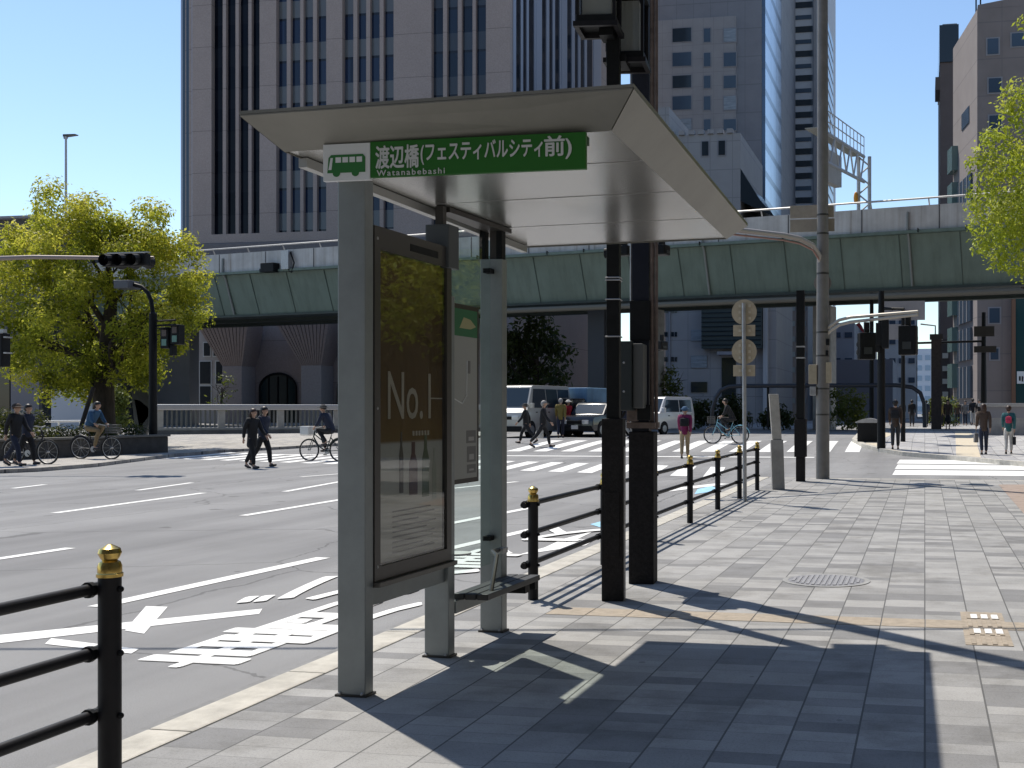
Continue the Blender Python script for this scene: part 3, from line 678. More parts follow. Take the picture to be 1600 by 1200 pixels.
for i in range(1, int(HL / 3.1)):
    x = i * 3.1; MB().prism([(x, .86, GZ0 + .02), (x, -.04, GZ1 - .02), (x, .1, GZ1 - .02), (x, 1.0, GZ0 + .02)], (.035, 0, 0)).build('girder_joint', M_GJ, hw)
bx('flange', M_GIRD, hw, 0, HL, -.35, .7, GZ1 + .003, GZ1 + .16)
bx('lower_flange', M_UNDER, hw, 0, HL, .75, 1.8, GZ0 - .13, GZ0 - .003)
bx('parapet', M_PARA, hw, 0, HL, -.15, .25, GZ1 + .163, PZ1)
for i in range(0, int(HL / 4)): bx('parapet_joint', mat('joint dark', (.1, .1, .1), .9), hw, i * 4 + 1, i * 4 + 1.06, -.165, -.14, GZ1 + .2, PZ1 - .02)
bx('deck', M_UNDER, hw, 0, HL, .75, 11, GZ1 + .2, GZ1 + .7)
bx('far_parapet', M_PARA, hw, 0, HL, 10.7, 11, GZ1 + .71, PZ1)
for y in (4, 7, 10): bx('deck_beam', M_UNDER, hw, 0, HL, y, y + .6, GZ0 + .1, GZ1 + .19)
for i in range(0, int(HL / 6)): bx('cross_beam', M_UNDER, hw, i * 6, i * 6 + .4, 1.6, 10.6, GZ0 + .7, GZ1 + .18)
MB().tube([(0, -.2, PZ1 + .35), (HL, -.2, PZ1 + .35)], .05, 6).build('hand_rail', M_STEEL, hw)
for i in range(int(HL / 3)): MB().tube([(i * 3 + .5, .05, PZ1 - .05), (i * 3 + .5, -.2, PZ1 + .35)], .04, 6).build('rail_bracket', M_STEEL, hw)
tb('service_pipe', mat('pipe brown', (.16, .15, .12), .6), hw, [(HL * .45, .4, GZ0 - .45), (HL, .4, GZ0 - .45)], .16, 8)
def hx(px):                                            # photo column -> distance along the highway
    t = (px - CX) / F; d = Vector((CA * t - SA, SA * t + CA)); o = Vector((hA.x, hA.y)); e = hd.normalized()
    return (o.x * d.y - o.y * d.x) / (e.y * d.x - e.x * d.y) if True else 0
for px_, m_, y_ in ((905, mat('dark blue pier paint', (.025, .03, .04), .6), 2.0), (940, M_CONC, 6), (551, M_CONC, 5), (1213, M_CONC, 8)):
    x = hx(px_); bx('pier', m_, hw, x - .55, x + .55, y_, y_ + 1.2, -.6, GZ0 - .14)
for px_ in (352, 1100, 1420): x = hx(px_); tb('drain_pipe', mat('drain pipe grey', (.22, .24, .23), .6), hw, [(x, -.22, PZ1 - .3), (x, -.25, GZ1 + .1), (x, .02, GZ1 - .2), (x, .78, GZ0 + .05)], .07, 8)
for i in range(int(HL / 2.4)):
    if i % 3: tb('flange_hook', M_BLACK, hw, [(i * 2.4, -.2, GZ1 + .17), (i * 2.4, -.42, GZ1 + .22), (i * 2.4, -.40, GZ1 + .02)], .03, 5)
x = hx(431)
eb = bx('equipment_box', M_BLACK, hw, x - .6, x + .5, -.75, -.18, GZ1 - .05, GZ1 + .55, .04); bx('bracket', M_STEEL, hw, x + .9, x + 1.5, -.5, -.16, GZ1 + .1, PZ1 - .1)
tb('cable_loop', M_BLACK, hw, [(x + 1.5, -.3, PZ1 - .2), (x + 1.9, -.4, GZ1 + .5), (x + 1.6, -.3, GZ1 - .1), (x + 1.1, -.3, GZ1 + .1)], .05, 6)
# ---- sign gantry standing on the highway
gp0 = W(1350, 340, 62); gt = thing('sign_gantry', 'white lattice sign gantry rising above the highway parapet', 'gantry', (gp0.x, gp0.y, 11.0))
M_GANT = mat('gantry steel', (.50, .52, .54), .5, .4)
zt = EYE + (CY - 245) / F * 62 - 11.0; w_ = 17 / F * 62
for s in (0, 1): tb('post', M_GANT, gt, [(-w_ / 2 + s * w_, 0, -1.5), (-w_ / 2 + s * w_, 0, zt)], .10, 8)
k = MB(); n = 8
for i in range(n): k.tube([(-w_ / 2 + (i % 2) * w_, 0, zt * i / n), (w_ / 2 - (i % 2) * w_, 0, zt * (i + 1) / n)], .045, 6)
k.build('lacing', M_GANT, gt)
e = W(1290, 176, 52.9); ev = Vector((e.x - gp0.x, e.y - gp0.y, 0)); zt2 = e.z - 11.0 - .9
def gpt(t, up): return Vector((ev.x * t, ev.y * t, zt + (zt2 - zt) * t + up))
for up in (0, -1.35): tb('chord', M_GANT, gt, [gpt(0, up), gpt(1.12, up)], .09, 6)
k = MB()
for i in range(11): k.tube([gpt(i * .1, -1.35 * (i % 2)), gpt(i * .1 + .1, -1.35 * ((i + 1) % 2))], .045, 6)
k.build('beam_lacing', M_GANT, gt)
MB().prism([gpt(0, .05), gpt(1.12, .05), gpt(1.12, .1), gpt(0, .1)], (-.7, .15, 0)).build('walkway', mat('walkway grating', (.3, .3, .27), .7), gt)
for up in (.55, 1.05): tb('walkway_rail', M_GANT, gt, [gpt(0, up), gpt(1.12, up)], .03, 6)
for i in range(12): tb('rail_post', M_GANT, gt, [gpt(i * .1, .1), gpt(i * .1, 1.05)], .025, 5)
MB().prism([gpt(.62, -.7), gpt(1.0, -.7), gpt(1.0, -2.2), gpt(.62, -2.2)], (-.35, .1, 0)).build('sign_panel', mat('gantry sign back', (.42, .42, .4), .6, noise=.1, scale=2), gt)
MB().ell((-w_ / 2 - .14, -.1, zt * .45), .12, .12, .34).build('amber_lamp', mat('amber', (.75, .32, .03), .4), gt, smooth=True)
# ================================================================ TREES AND PLANTING
def leaves(name, clumps, n_per, size, m, parent, seed, lo=.0, hi=1.):
    """crown: leaf-sized faces spread through clumps (x, y, z, radius, tint)"""
    rnd = random.Random(seed); V, Fc, S = [], [], []
    for (cx, cy, cz, r, tint) in clumps:
        n = int(n_per * r * r)
        for _ in range(n):
            d = Vector((rnd.gauss(0, 1), rnd.gauss(0, 1), rnd.gauss(0, 1) * .8)).normalized(); q = r * (rnd.random() ** .36)
            if rnd.random() < .12: q = r * rnd.uniform(1., 1.28)
            p = Vector((cx, cy, cz)) + d * q
            nrm = (d * .8 + Vector((rnd.uniform(-1, 1), rnd.uniform(-1, 1), rnd.uniform(-.2, 1.2)))).normalized()
            a = nrm.orthogonal().normalized(); a = Matrix.Rotation(rnd.uniform(0, 6.28), 3, nrm) @ a; b = nrm.cross(a)
            s = size * rnd.uniform(.6, 1.35); i = len(V)
            V += [p - a * s, p + b * s * .42 + nrm * s * .1, p + a * s, p - b * s * .42 + nrm * s * .1]; Fc.append((i, i + 1, i + 2, i + 3))
            sh = min(1, max(0, tint + .20 * d.z + rnd.gauss(0, .15))); S.append(sh)  # lighter tint on clump tops paints in highlights along with new growth
    me = bpy.data.meshes.new(name); me.from_pydata([tuple(v) for v in V], [], Fc); me.materials.append(m)
    at = me.attributes.new('shade', 'FLOAT', 'FACE'); at.data.foreach_set('value', S)
    o = bpy.data.objects.new(name, me); COL.objects.link(o); o.parent = parent; return o
def limb(mb, p, d, L, r, depth, rnd, tips, n=7):
    pts, rs = [Vector(p)], [r]; d = Vector(d).normalized(); k = 5
    for i in range(k):
        d = (d + Vector((rnd.uniform(-.22, .22), rnd.uniform(-.22, .22), rnd.uniform(-.08, .16)))).normalized()
        pts.append(pts[-1] + d * L / k); rs.append(r * (1 - .5 * (i + 1) / k))
    mb.tube(pts, rs, n)
    tips.append(pts[-1])
    if depth:
        for j in (2, 3, 4, 5):
            if rnd.random() < .85:
                a = rnd.uniform(0, 6.28); side = d.orthogonal().normalized(); side = Matrix.Rotation(a, 3, d) @ side
                limb(mb, pts[j], d * .7 + side + Vector((0, 0, .25)), L * rnd.uniform(.45, .7), rs[j] * .62, depth - 1, rnd, tips, 6)

# --- big camphor tree on the far left corner
def camphor():
    base = rp(158, 700, .5); zc = 42.5; p = W(160, 689, zc); 
    t = thing('camphor_tree', 'big round camphor tree with yellow green spring leaves on the far left corner', 'tree', (p.x, p.y, .1))
    rnd = random.Random(5); tips = []
    m = MB()
    m.tube([(0, 0, -.4), (0, 0, .05), (.02, 0, .5), (.06, 0, 1.1), (.05, 0, 1.9), (.12, 0, 3.0), (.25, 0, 4.2), (.3, .1, 5.4), (.25, 0, 6.6)], [.78, .60, .46, .38, .36, .30, .26, .2, .1], 14)
    for z, d, L, r in ((1.9, (-1, .1, .5), 2.6, .17), (2.2, (.9, -.3, .55), 2.3, .16), (2.9, (-.8, -.6, .6), 2.4, .14), (3.1, (1, .2, .25), 2.4, .16), (3.5, (-.9, .5, .7), 2.2, .13), (4.0, (.5, .8, .8), 2.2, .13), (4.4, (-.5, -.7, 1), 2.2, .12), (4.8, (.8, -.4, 1), 2.0, .11), (5.4, (-.3, .4, 1), 2.0, .1), (6.2, (.2, 0, 1), 1.4, .08)):
        limb(m, (.12 if z < 3.5 else .25, 0, z), d, L, r, 2, rnd, tips)
    m.build('trunk', M_BARK, t, smooth=True)
    s = F / zc; cl = []
    def C(px, py, dy, r, tint):
        q = W(px, py, zc) - t.location; cl.append((q.x, q.y + dy, q.z, r, tint))
    # outline clumps read from the photograph, then the inside of the crown
    for px, py, r in ((100, 300, .55), (72, 312, .6), (150, 318, .5), (40, 335, .5), (28, 372, .7), (115, 345, .8), (210, 322, .5), (245, 330, .5), (265, 345, .45), (200, 365, .7), (250, 380, .8), (288, 385, .6), (292, 432, .6), (298, 465, .45), (284, 500, .6), (275, 535, .6), (245, 560, .7), (262, 572, .4), (205, 585, .7), (110, 605, .7), (150, 590, .5), (75, 590, .6), (35, 570, .7), (12, 545, .6), (6, 480, .8), (10, 425, .7), (-30, 440, .9), (-50, 500, .9), (-40, 550, .8), (55, 345, .7), (78, 618, .4), (128, 625, .35), (300, 400, .4), (60, 390, .9), (155, 352, .6)):
        C(px, py, rnd.uniform(-1.2, 1.0), r, .62 + rnd.uniform(-.1, .15))
    for _ in range(125):
        a, b = rnd.uniform(0, 6.28), rnd.random() ** .5
        px, py = 150 + 145 * b * math.cos(a), 462 + 150 * b * math.sin(a)
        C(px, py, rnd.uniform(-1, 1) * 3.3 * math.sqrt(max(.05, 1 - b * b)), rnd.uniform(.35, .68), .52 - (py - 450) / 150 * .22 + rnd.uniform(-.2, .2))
    for q in tips:
        if q.z > 2.6 and rnd.random() < .3: cl.append((q.x, q.y, q.z, .5, .45))
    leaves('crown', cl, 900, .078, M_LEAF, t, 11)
camphor()
# --- tree on the right whose sunlit spray of leaves reaches into view
def right_tree():
    zc = 21.; p = W(1745, 767, zc)
    t = thing('street_tree', 'bright yellow green tree reaching into view at the right edge', 'tree', (p.x, p.y, 0))
    rnd = random.Random(9); tips = []; m = MB()
    m.tube([(0, 0, -.2), (0, 0, 1), (-.05, 0, 2.6), (-.2, 0, 4.2), (-.2, .1, 6.0)], [.26, .2, .18, .14, .08], 12)
    for z, d, L, r in ((2.8, (-1, -.1, .6), 1.9, .08), (3.6, (-.8, .3, .7), 1.7, .07), (4.3, (-1, -.2, .8), 1.5, .06), (3.2, (.9, .2, .8), 1.8, .08), (4.6, (.6, -.5, 1), 1.5, .06), (5.4, (-.3, .2, 1), 1.2, .05)):
        limb(m, (-.12, 0, z), d, L, r, 1, rnd, tips)
    m.build('trunk', M_BARK, t, smooth=True); cl = []
    def C(px, py, dy, r, tint):
        q = W(px, py, zc) - t.location; cl.append((q.x, q.y + dy, q.z, r, tint))
    for px, py, r in ((1588, 148, .3), (1572, 170, .24), (1600, 175, .4), (1562, 212, .3), (1545, 222, .2), (1583, 235, .45), (1535, 248, .26), (1522, 250, .16), (1553, 270, .36), (1527, 298, .22), (1545, 318, .36), (1580, 300, .5), (1520, 322, .16), (1525, 350, .22), (1556, 362, .42), (1590, 350, .5), (1535, 385, .22), (1562, 402, .25), (1588, 400, .38), (1610, 415, .3), (1600, 30, .14), (1612, 60, .2), (1570, 340, .4)):
        C(px, py, rnd.uniform(-.5, .5), r, .62 + rnd.uniform(-.15, .2))
    for _ in range(70):
        a, b = rnd.uniform(0, 6.28), rnd.random() ** .5
        px, py = 1740 + 150 * b * math.cos(a), 270 + 190 * b * math.sin(a)
        if px < 1600: continue
        C(px, py, rnd.uniform(-1, 1) * 1.8 * math.sqrt(max(.05, 1 - b * b)), rnd.uniform(.3, .6), .6 + rnd.uniform(-.2, .2))
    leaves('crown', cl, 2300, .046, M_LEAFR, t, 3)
right_tree()
def mirrored_tree():
    t = thing('street_tree', 'yellow green street tree mirrored in the poster glass of the shelter', 'tree', (4.1, 19.0, 0)); rnd = random.Random(2); tips = []; m = MB()
    m.tube([(0, 0, -.2), (0, 0, 1), (.05, 0, 2.4), (0, .1, 4.0)], [.18, .14, .12, .08], 10)
    for z, d in ((2.2, (-1, 0, .6)), (2.5, (.8, .4, .7)), (3., (-.4, -.9, .8)), (3.4, (.2, .8, .9))): limb(m, (.03, 0, z), d, 1.4, .06, 1, rnd, tips)
    m.build('trunk', M_BARK, t, smooth=True); cl = []
    for _ in range(60):
        d = Vector((rnd.gauss(0, 1), rnd.gauss(0, 1), rnd.gauss(0, 1))).normalized() * rnd.random() ** .4; cl.append((d.x * 1.7, d.y * 1.9, 4.3 + d.z * 2., rnd.uniform(.3, .5), rnd.uniform(.3, .8)))
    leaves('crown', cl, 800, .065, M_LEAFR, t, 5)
mirrored_tree()
def bush_tree(name, label, cat, px, py, zc, pw, ph, m, n, r, ls, seed, trunk=True, group=None, npr=200, zoff=0):
    p = W(px, py, zc); s = F / zc; t = thing(name, label, cat, (p.x, p.y, max(gz(p.y), p.z)), 0, group); rnd = random.Random(seed); W_, H_ = pw / s / 2, ph / s
    if trunk:
        k = MB(); tips = []; k.tube([(0, 0, -.3), (0, 0, H_ * .3), (.1, 0, H_ * .7)], [.03 * H_, .025 * H_, .012 * H_], 8)
        for i in range(5): limb(k, (0, 0, H_ * (.28 + .08 * i)), (rnd.uniform(-1, 1), rnd.uniform(-1, 1), .7), H_ * .35, .012 * H_, 1, rnd, tips)
        k.build('trunk', M_BARK, t, smooth=True)
    cl = []
    for _ in range(n):
        a, b, h = rnd.uniform(0, 6.28), rnd.random() ** .5, rnd.random()
        f = math.sqrt(max(.05, 1 - (2 * h - 1) ** 2)) if trunk else math.sqrt(max(.1, 1 - h * h * .8))
        cl.append((W_ * b * f * math.cos(a), W_ * b * f * math.sin(a) * .8, (H_ * (.25 + .75 * h) if trunk else H_ * h * .85), r * rnd.uniform(.6, 1.2), rnd.uniform(.2, .8)))
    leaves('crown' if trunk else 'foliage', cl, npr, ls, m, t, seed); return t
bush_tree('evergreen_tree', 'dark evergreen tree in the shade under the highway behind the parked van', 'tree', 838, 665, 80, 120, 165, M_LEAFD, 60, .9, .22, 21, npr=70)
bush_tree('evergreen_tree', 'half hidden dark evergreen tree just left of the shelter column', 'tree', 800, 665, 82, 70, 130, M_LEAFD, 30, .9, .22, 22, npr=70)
M_LEAFM = leaf_mat('mid green leaves', [(0, (.03, .05, .012)), (.5, (.07, .10, .02)), (1, (.15, .17, .05))], .3)
bush_tree('young_tree', 'small light green tree above the white minivan', 'tree', 1046, 660, 72, 46, 80, M_LEAFM, 26, .45, .13, 23, npr=160)
for i, (px, pw, ph, lab) in enumerate(((1088, 60, 40, 'low dark bush between the white minivan and the blue bicycle'), (1140, 60, 46, 'dark bush behind the rider of the blue bicycle'), (1318, 60, 66, 'dark green bush right of the big grey pole'), (1215, 46, 30, 'low dark bush between the concrete stump and the black post'))):
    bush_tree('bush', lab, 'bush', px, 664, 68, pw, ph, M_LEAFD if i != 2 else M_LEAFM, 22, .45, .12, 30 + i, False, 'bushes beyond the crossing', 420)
for px, ph, lab in ((1462, 46, 'thin roadside bush left of the walking crowd'), (1480, 40, 'pale leafy bush behind the crowd on the far pavement')):
    bush_tree('bush', lab, 'bush', px, 660, 75, 28, ph, M_LEAFM, 16, .4, .12, 40 + ph, False, 'bushes beyond the crossing', 350)
bush_tree('young_tree', 'small leafy tree in front of the tower windows on the left', 'tree', 345, 655, 72, 46, 70, M_LEAFM, 12, .4, .12, 51, npr=90)
bush_tree('bush', 'sunlit bush behind the big trunk on the left', 'bush', 182, 668, 52, 34, 70, M_LEAFM, 22, .4, .1, 52, False, None, 420)
# planter with clipped hedge round the big tree
pl = rp(165, 715, .1); pa, pb = rp(80, 716, .1), rp(263, 707, .1)
d_ = pb - pa; ang = math.atan2(d_.y, d_.x); PLn = d_.length
pt = thing('planter', 'long dark planter wall with a clipped hedge under the big tree', 'planter', (pa.x, pa.y, pa.z), ang)
M_PL = mat('planter stone', (.06, .058, .055), .85, noise=.3, scale=4, bump=.2)
bx('planter_wall', M_PL, pt, -3.2, PLn, 0, 4.2, -.3, .55, .03); bx('coping', mat('coping stone', (.16, .155, .14), .85), pt, -3.25, PLn + .05, -.05, .35, .553, .62)
rnd = random.Random(4)
cl = [(x * .35 - 3, .6 + rnd.uniform(-.1, .3), .68 + rnd.uniform(-.05, .12), .3, rnd.uniform(.2, .7)) for x in range(int((PLn + 2.6) / .35))] + [(x * .35 - 3, 1.5, .95 + rnd.uniform(-.05, .2), .38, rnd.uniform(.2, .7)) for x in range(int((PLn - .5) / .35))]
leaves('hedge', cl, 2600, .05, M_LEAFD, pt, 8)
# white rails and a leaning stake behind the planter
rl = W(20, 650, 46); tr = thing('white_railing', 'low white railing behind the big tree on the left', 'railing', (rl.x, rl.y, gz(rl.y)), ang)
for z in (.95, .55): tb('rail', M_WHITE, tr, [(-4.5, 0, z), (4.6, 0, z)], .045, 8)
for i in range(-4, 5): tb('railing_post', M_WHITE, tr, [(i * 1.1, 0, -.1), (i * 1.1, 0, .95)], .04, 8)
sp = W(132, 655, 39.2); tag(tb('tree_stake', M_BARK, None, [W(125, 672, 39.2), W(146, 605, 39.6)], .07, 8), 'dark leaning wooden stake propped against the big tree', 'stake')
wv = thing('curved_panel', 'dark curved leaf shaped panel between the trunk and the lamp pole', 'sculpture', W(222, 675, 44))
for dx, h in ((0, 2.0), (.28, 1.25)):
    pts = [(-.25 + dx, 0, -.6), (-.05 + dx, 0, .2), (.35, 0, h * .35), (.48, 0, .1 + h * .05)]
    top = [(-.5 + dx * .6, 0, h), (-.1, 0, h * .96), (.25, 0, h * .75), (.5, 0, h * .45)]
    MB().prism(top + pts[::-1], (0, .12, 0)).build('panel', mat('dark slate panel', (.035, .042, .05), .5), wv)
# bridge balustrade on the left
r0, r1 = W(244, 690, 52), W(790, 673, 60)
rd = r1 - r0; ra = math.atan2(rd.y, rd.x); RL = Vector((rd.x, rd.y)).length
br = thing('bridge_balustrade', 'pale stone bridge balustrade with close bars and a broad handrail', 'balustrade', (r0.x, r0.y, 0.2), ra)
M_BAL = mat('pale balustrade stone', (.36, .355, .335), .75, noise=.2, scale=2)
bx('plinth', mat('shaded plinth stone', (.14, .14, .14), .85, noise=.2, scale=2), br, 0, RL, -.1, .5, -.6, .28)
bx('base_rail', M_BAL, br, 0, RL, 0, .3, .283, .42, .03); bx('handrail', mat('handrail metal', (.42, .43, .46), .4, .5), br, 0, RL, -.06, .36, 1.22, 1.48, .05)
for i in range(int(RL / 2.6) + 1):
    if i * 2.6 < RL: bx('balustrade_post', M_BAL, br, i * 2.6, i * 2.6 + .3, .02, .28, .423, 1.217)
for i in range(int(RL / 2.6)):
    if i < 3:
        k = MB()
        for j in range(11): k.box(i * 2.6 + .42 + j * .2, i * 2.6 + .5 + j * .2, .1, .18, .423, 1.217)
        k.build('bars', mat('dark baluster bars', (.12, .13, .13), .5), br)
    else: bx('stone_panel', mat('mottled panel', (.30, .28, .23), .8, noise=.35, scale=1.5), br, i * 2.6 + .34, i * 2.6 + 2.56, .12, .2, .45, 1.2)

# ================================================================ BUS SHELTER
bs = thing('bus_shelter', 'grey green steel bus shelter with a slanted flat roof, poster case and bench', 'bus shelter', (-2.95, 5.54, 0))
o = bs.location
def sb(name, m, x0, x1, y0, y1, z0, z1, bevel=0., parent=None): return bx(name, m, parent or bs, x0 - o.x, x1 - o.x, y0 - o.y, y1 - o.y, z0, z1, bevel)
for y in (5.54, 6.51, 7.31):
    c = sb('column', M_SHEL, -3.06, -2.905, y, y + .085, 0, 2.69 if y < 6 else (2.18 if y < 7 else 2.50), .006)
    if y > 6: sb('column_neck', M_DARKM, -3.0, -2.95, y + .02, y + .065, 2.18 if y < 7 else 2.5, 2.72, 0, c)
    if y > 7:
        for x in (-3.05, -2.93): sb('bracket', M_BLACK, x - .02, x + .02, y + .01, y + .07, 2.503, 2.70, 0, c)
    sb('base_plate', M_DARKM, -3.07, -2.895, y - .01, y + .095, .0, .012, 0, c)
# roof: soffit, slanted fascias with mitred corners, top skin
ZS = 2.735
T = [(-3.121, 4.84, 2.86), (-1.248, 4.88, 2.90), (-1.284, 8.41, 2.85), (-3.06, 8.41, 2.825)]; S_ = [(-3.02, 5.05, 2.737), (-1.399, 5.06, 2.768), (-1.413, 8.24, 2.735), (-2.94, 8.24, 2.712)]
rt = lambda p, z=None: (p[0] - o.x, p[1] - o.y, p[2] if z is None else p[2] + z)
roof = MB().prism([rt(p, 0) for p in S_], (0, 0, .02)).build('roof', M_SOFF, bs)
def zsoff(x, y):                                        # soffit height at a point
    u, v = (x + 3.02) / 1.62, (y - 5.05) / 3.19
    return (2.737 * (1 - u) + 2.768 * u) * (1 - v) + (2.712 * (1 - u) + 2.735 * u) * v
for i, nm in ((0, 'fascia'), (1, 'fascia'), (2, 'fascia'), (3, 'fascia')):
    j = (i + 1) % 4; g_ = .004
    a, b, c, d = Vector(rt(S_[i], -.002)), Vector(rt(S_[j], -.002)), Vector(rt(T[j])), Vector(rt(T[i]))
    e = (b - a).normalized() * g_; MB().prism([a + e, b - e, c - e, d + e], (0, 0, -.006)).build('fascia', M_FASC, roof)
MB().prism([rt(p, .002) for p in T], (0, 0, .015)).build('roof_skin', M_FASC, roof)
for y in (5.7, 6.5, 7.4):                               # fine panel joints in the soffit
    P = [(-2.98, y), (-1.41, y), (-1.41, y + .004), (-2.98, y + .004)]
    MB().prism([(a - o.x, b - o.y, zsoff(a, b) - .0012) for a, b in P], (0, 0, .006)).build('soffit_joint', mat('joint shadow grey', (.30, .30, .29), .6), roof)
MB().prism([(a - o.x, b - o.y, zsoff(a, b) - .05) for a, b in ((-3.03, 5.2), (-2.985, 5.2), (-2.915, 8.2), (-2.96, 8.2))], (0, 0, .046)).build('eaves_beam', mat('pale beam', (.42, .42, .40), .4, .4), roof)
MB().prism([(a - o.x, b - o.y, zsoff(a, b) - .004) for a, b in ((-2.93, 6.6), (-2.90, 7.45), (-2.76, 7.45), (-2.84, 6.6))], (0, 0, -.03)).build('roof_bracket', M_DARKM, roof)
sb('control_box', mat('slate box', (.075, .085, .09), .5), -3.03, -2.88, 6.46, 6.60, 2.34, 2.60, .006)
# name board under the near edge
sy = 5.02; XS = lambda px: xat(px, sy); sx0, sx1 = XS(505), XS(915)
board = sb('name_board', M_GREEN, XS(578.5), sx1, sy, sy + .025, 2.584, 2.752, .002)
wb = sb('pictogram_panel', M_SIGNW, sx0, XS(578.5) - .001, sy - .001, sy + .025, 2.574, 2.748, .002, board)
sb('reflection_strip', mat('dark green reflection', (.03, .08, .03), .5), sx0, sx1, sy + .03, sy + .06, 2.70, 2.739, 0, board)  # dark green strip coloured as a reflection along the top of the board
MS = basis((0, sy - o.y - .0015, 0), (1, 0, 0), (0, 0, 1))
def MSat(x, z, dy=.0015): return basis((x - o.x, sy - o.y - dy, z), (1, 0, 0), (0, 0, 1))
text('lettering', '渡辺橋'.replace('辺', '辺'), M_TXT, board, MSat(XS(621), 2.676), XS(655) - XS(588), .105, .001, .024)
text('lettering', '(フェスティバルシティ', M_TXT, board, MSat(XS(752), 2.684), XS(847) - XS(657), .100, .001, .022)
text('lettering', '前)', M_TXT, board, MSat(XS(872), 2.686), XS(893) - XS(851), .105, .001, .022)
text('lettering', 'Watanabebashi', M_TXT, board, MSat(XS(642), 2.602), XS(695) - XS(589), .027, .001, .012, 1.25)
pw = XS(571) - XS(512); bl = XS(512); BX = lambda f: bl + pw * f - o.x; yy_ = sy - o.y - .0015
bus = MB(); bus.prism([(BX(f), yy_, z) for f, z in ((0, 2.611), (1, 2.611), (1, 2.682), (.94, 2.696), (.1, 2.696), (.03, 2.682))], (0, -.002, 0))
for f in (.24, .74): bus.prism([(BX(f) + .019 * math.cos(a), yy_, 2.611 - .019 * math.sin(a)) for a in [math.pi * k / 8 for k in range(9)]], (0, -.002, 0))
bus.build('bus_pictogram', mat('pictogram green', (.03, .17, .04), .4), wb)
for k in range(4): bx('bus_window', M_SIGNW, wb, BX(.22 + k * .185), BX(.22 + k * .185 + .145), yy_ - .003, yy_ - .0021, 2.659, 2.684)
MB().prism([(BX(f), yy_ - .0021, z) for f, z in ((.03, 2.626), (.11, 2.626), (.15, 2.682), (.09, 2.682))], (0, -.001, 0)).build('bus_door', M_SIGNW, wb)
# poster case between the first two columns
PX0, PX1, PY0, PY1, PZ0, PZ1_ = -3.02, -2.90, 5.63, 6.54, .585, 2.465
case = sb('poster_case', M_DARKM, PX0, PX1 - .03, PY0, PY1, PZ0, PZ1_, .004)
fr = MB()
for a, b, c, d in ((PY0, PY1, PZ1_ - .12, PZ1_), (PY0, PY1, PZ0, PZ0 + .075), (PY0, PY0 + .06, PZ0 + .075, PZ1_ - .12), (PY1 - .06, PY1, PZ0 + .075, PZ1_ - .12)):
    fr.box(PX1 - .029 - o.x, PX1 - o.x, a - o.y, b - o.y, c, d)
fr.build('case_frame', mat('bronze frame', (.085, .08, .075), .4, .4), case)
def poster():
    g = NG('poster print'); x, y, z = g.xyz(g.pos)
    n = g.noise(g.pos, 3, 3)
    f = g.math('DIVIDE', g.math('SUBTRACT', z, .66), 1.65)
    c = g.ramp(f, [(0, (.50, .48, .42)), (.18, (.60, .57, .50)), (.39, (.48, .48, .45)), (.40, (.17, .095, .010)), (.52, (.11, .058, .008)), (.7, (.08, .042, .006)), (1, (.13, .075, .010))])
    g.link(c, g.b.inputs['Base Color']); g.b.inputs['Roughness'].default_value = .6; return g.m
pz0, pz1 = PZ0 + .085, PZ1_ - .13; py0, py1 = PY0 + .075, PY1 - .075
ps = sb('poster', poster(), PX1 - .0295, PX1 - .024, py0, py1, pz0, pz1, 0, case)
MP = lambda y, z: basis((PX1 - .0225 - o.x, y - o.y, z), (0, 1, 0), (0, 0, 1))
M_CREAM = mat('poster cream ink', (.50, .46, .38), .5)
text('lettering', 'No.1', M_CREAM, ps, MP(6.06, 1.57), .50, .26, 0, -.004)
MB().box(PX1 - .0225 - o.x, PX1 - .0215 - o.x, 6.30 - o.y, 6.46 - o.y, 1.555, 1.562).build('underline', M_CREAM, ps)
for k, (yy, hh, wd, col) in enumerate(((5.96, .34, .045, (.10, .085, .07)), (6.10, .30, .10, (.11, .05, .05)), (6.25, .36, .085, (.12, .16, .09)), (6.36, .30, .05, (.42, .44, .38)))):
    z0 = 1.03 - .02 * k
    pr = [(yy - wd / 2, z0), (yy + wd / 2, z0), (yy + wd / 2, z0 + hh * .6), (yy + wd * .2, z0 + hh * .78), (yy + wd * .2, z0 + hh), (yy - wd * .2, z0 + hh), (yy - wd * .2, z0 + hh * .78), (yy - wd / 2, z0 + hh * .6)]
    MB().prism([(PX1 - .0223 - o.x - .0004 * k, a - o.y, b) for a, b in pr], (.0008, 0, 0)).build('printed_bottle', mat('bottle ink %d' % k, col, .5), ps)
for k_ in range(6): MB().box(PX1 - .0225 - o.x, PX1 - .0218 - o.x, 6.09 + k_ * .036 - o.y, 6.112 + k_ * .036 - o.y, 1.345, 1.372).build('print_mark', M_CREAM, ps)
bx('case_plate', M_BLACK, case, PX1 - o.x, PX1 + .002 - o.x, 6.02 - o.y, 6.36 - o.y, PZ1_ - .085, PZ1_ - .045)
for k in range(9):
    MB().box(PX1 - .0225 - o.x, PX1 - .0218 - o.x, 5.86 - o.y, 5.86 + [.45, .5, .3, .52, .4, .5, .48, .36, .5][k] - o.y, .93 - k * .028, .938 - k * .028).build('print_line', mat('poster grey ink', (.12, .11, .10), .6), ps)
MB().box(PX1 - .014 - o.x, PX1 - .010 - o.x, py0 - o.y - .01, py1 - o.y + .01, pz0 - .01, pz1 + .01).build('cover_glass', M_ADGLASS, case)
sb('case_ledge', mat('ledge metal', (.13, .125, .115), .4, .5), PX0 - .01, PX1 + .03, PY0, PY1 + .02, PZ0 - .03, PZ0 - .002, .004, case)
sb('lower_rail', M_SHEL, -3.0, -2.93, PY0 + .002, 6.508, PZ0 - .13, PZ0 - .033, .004)
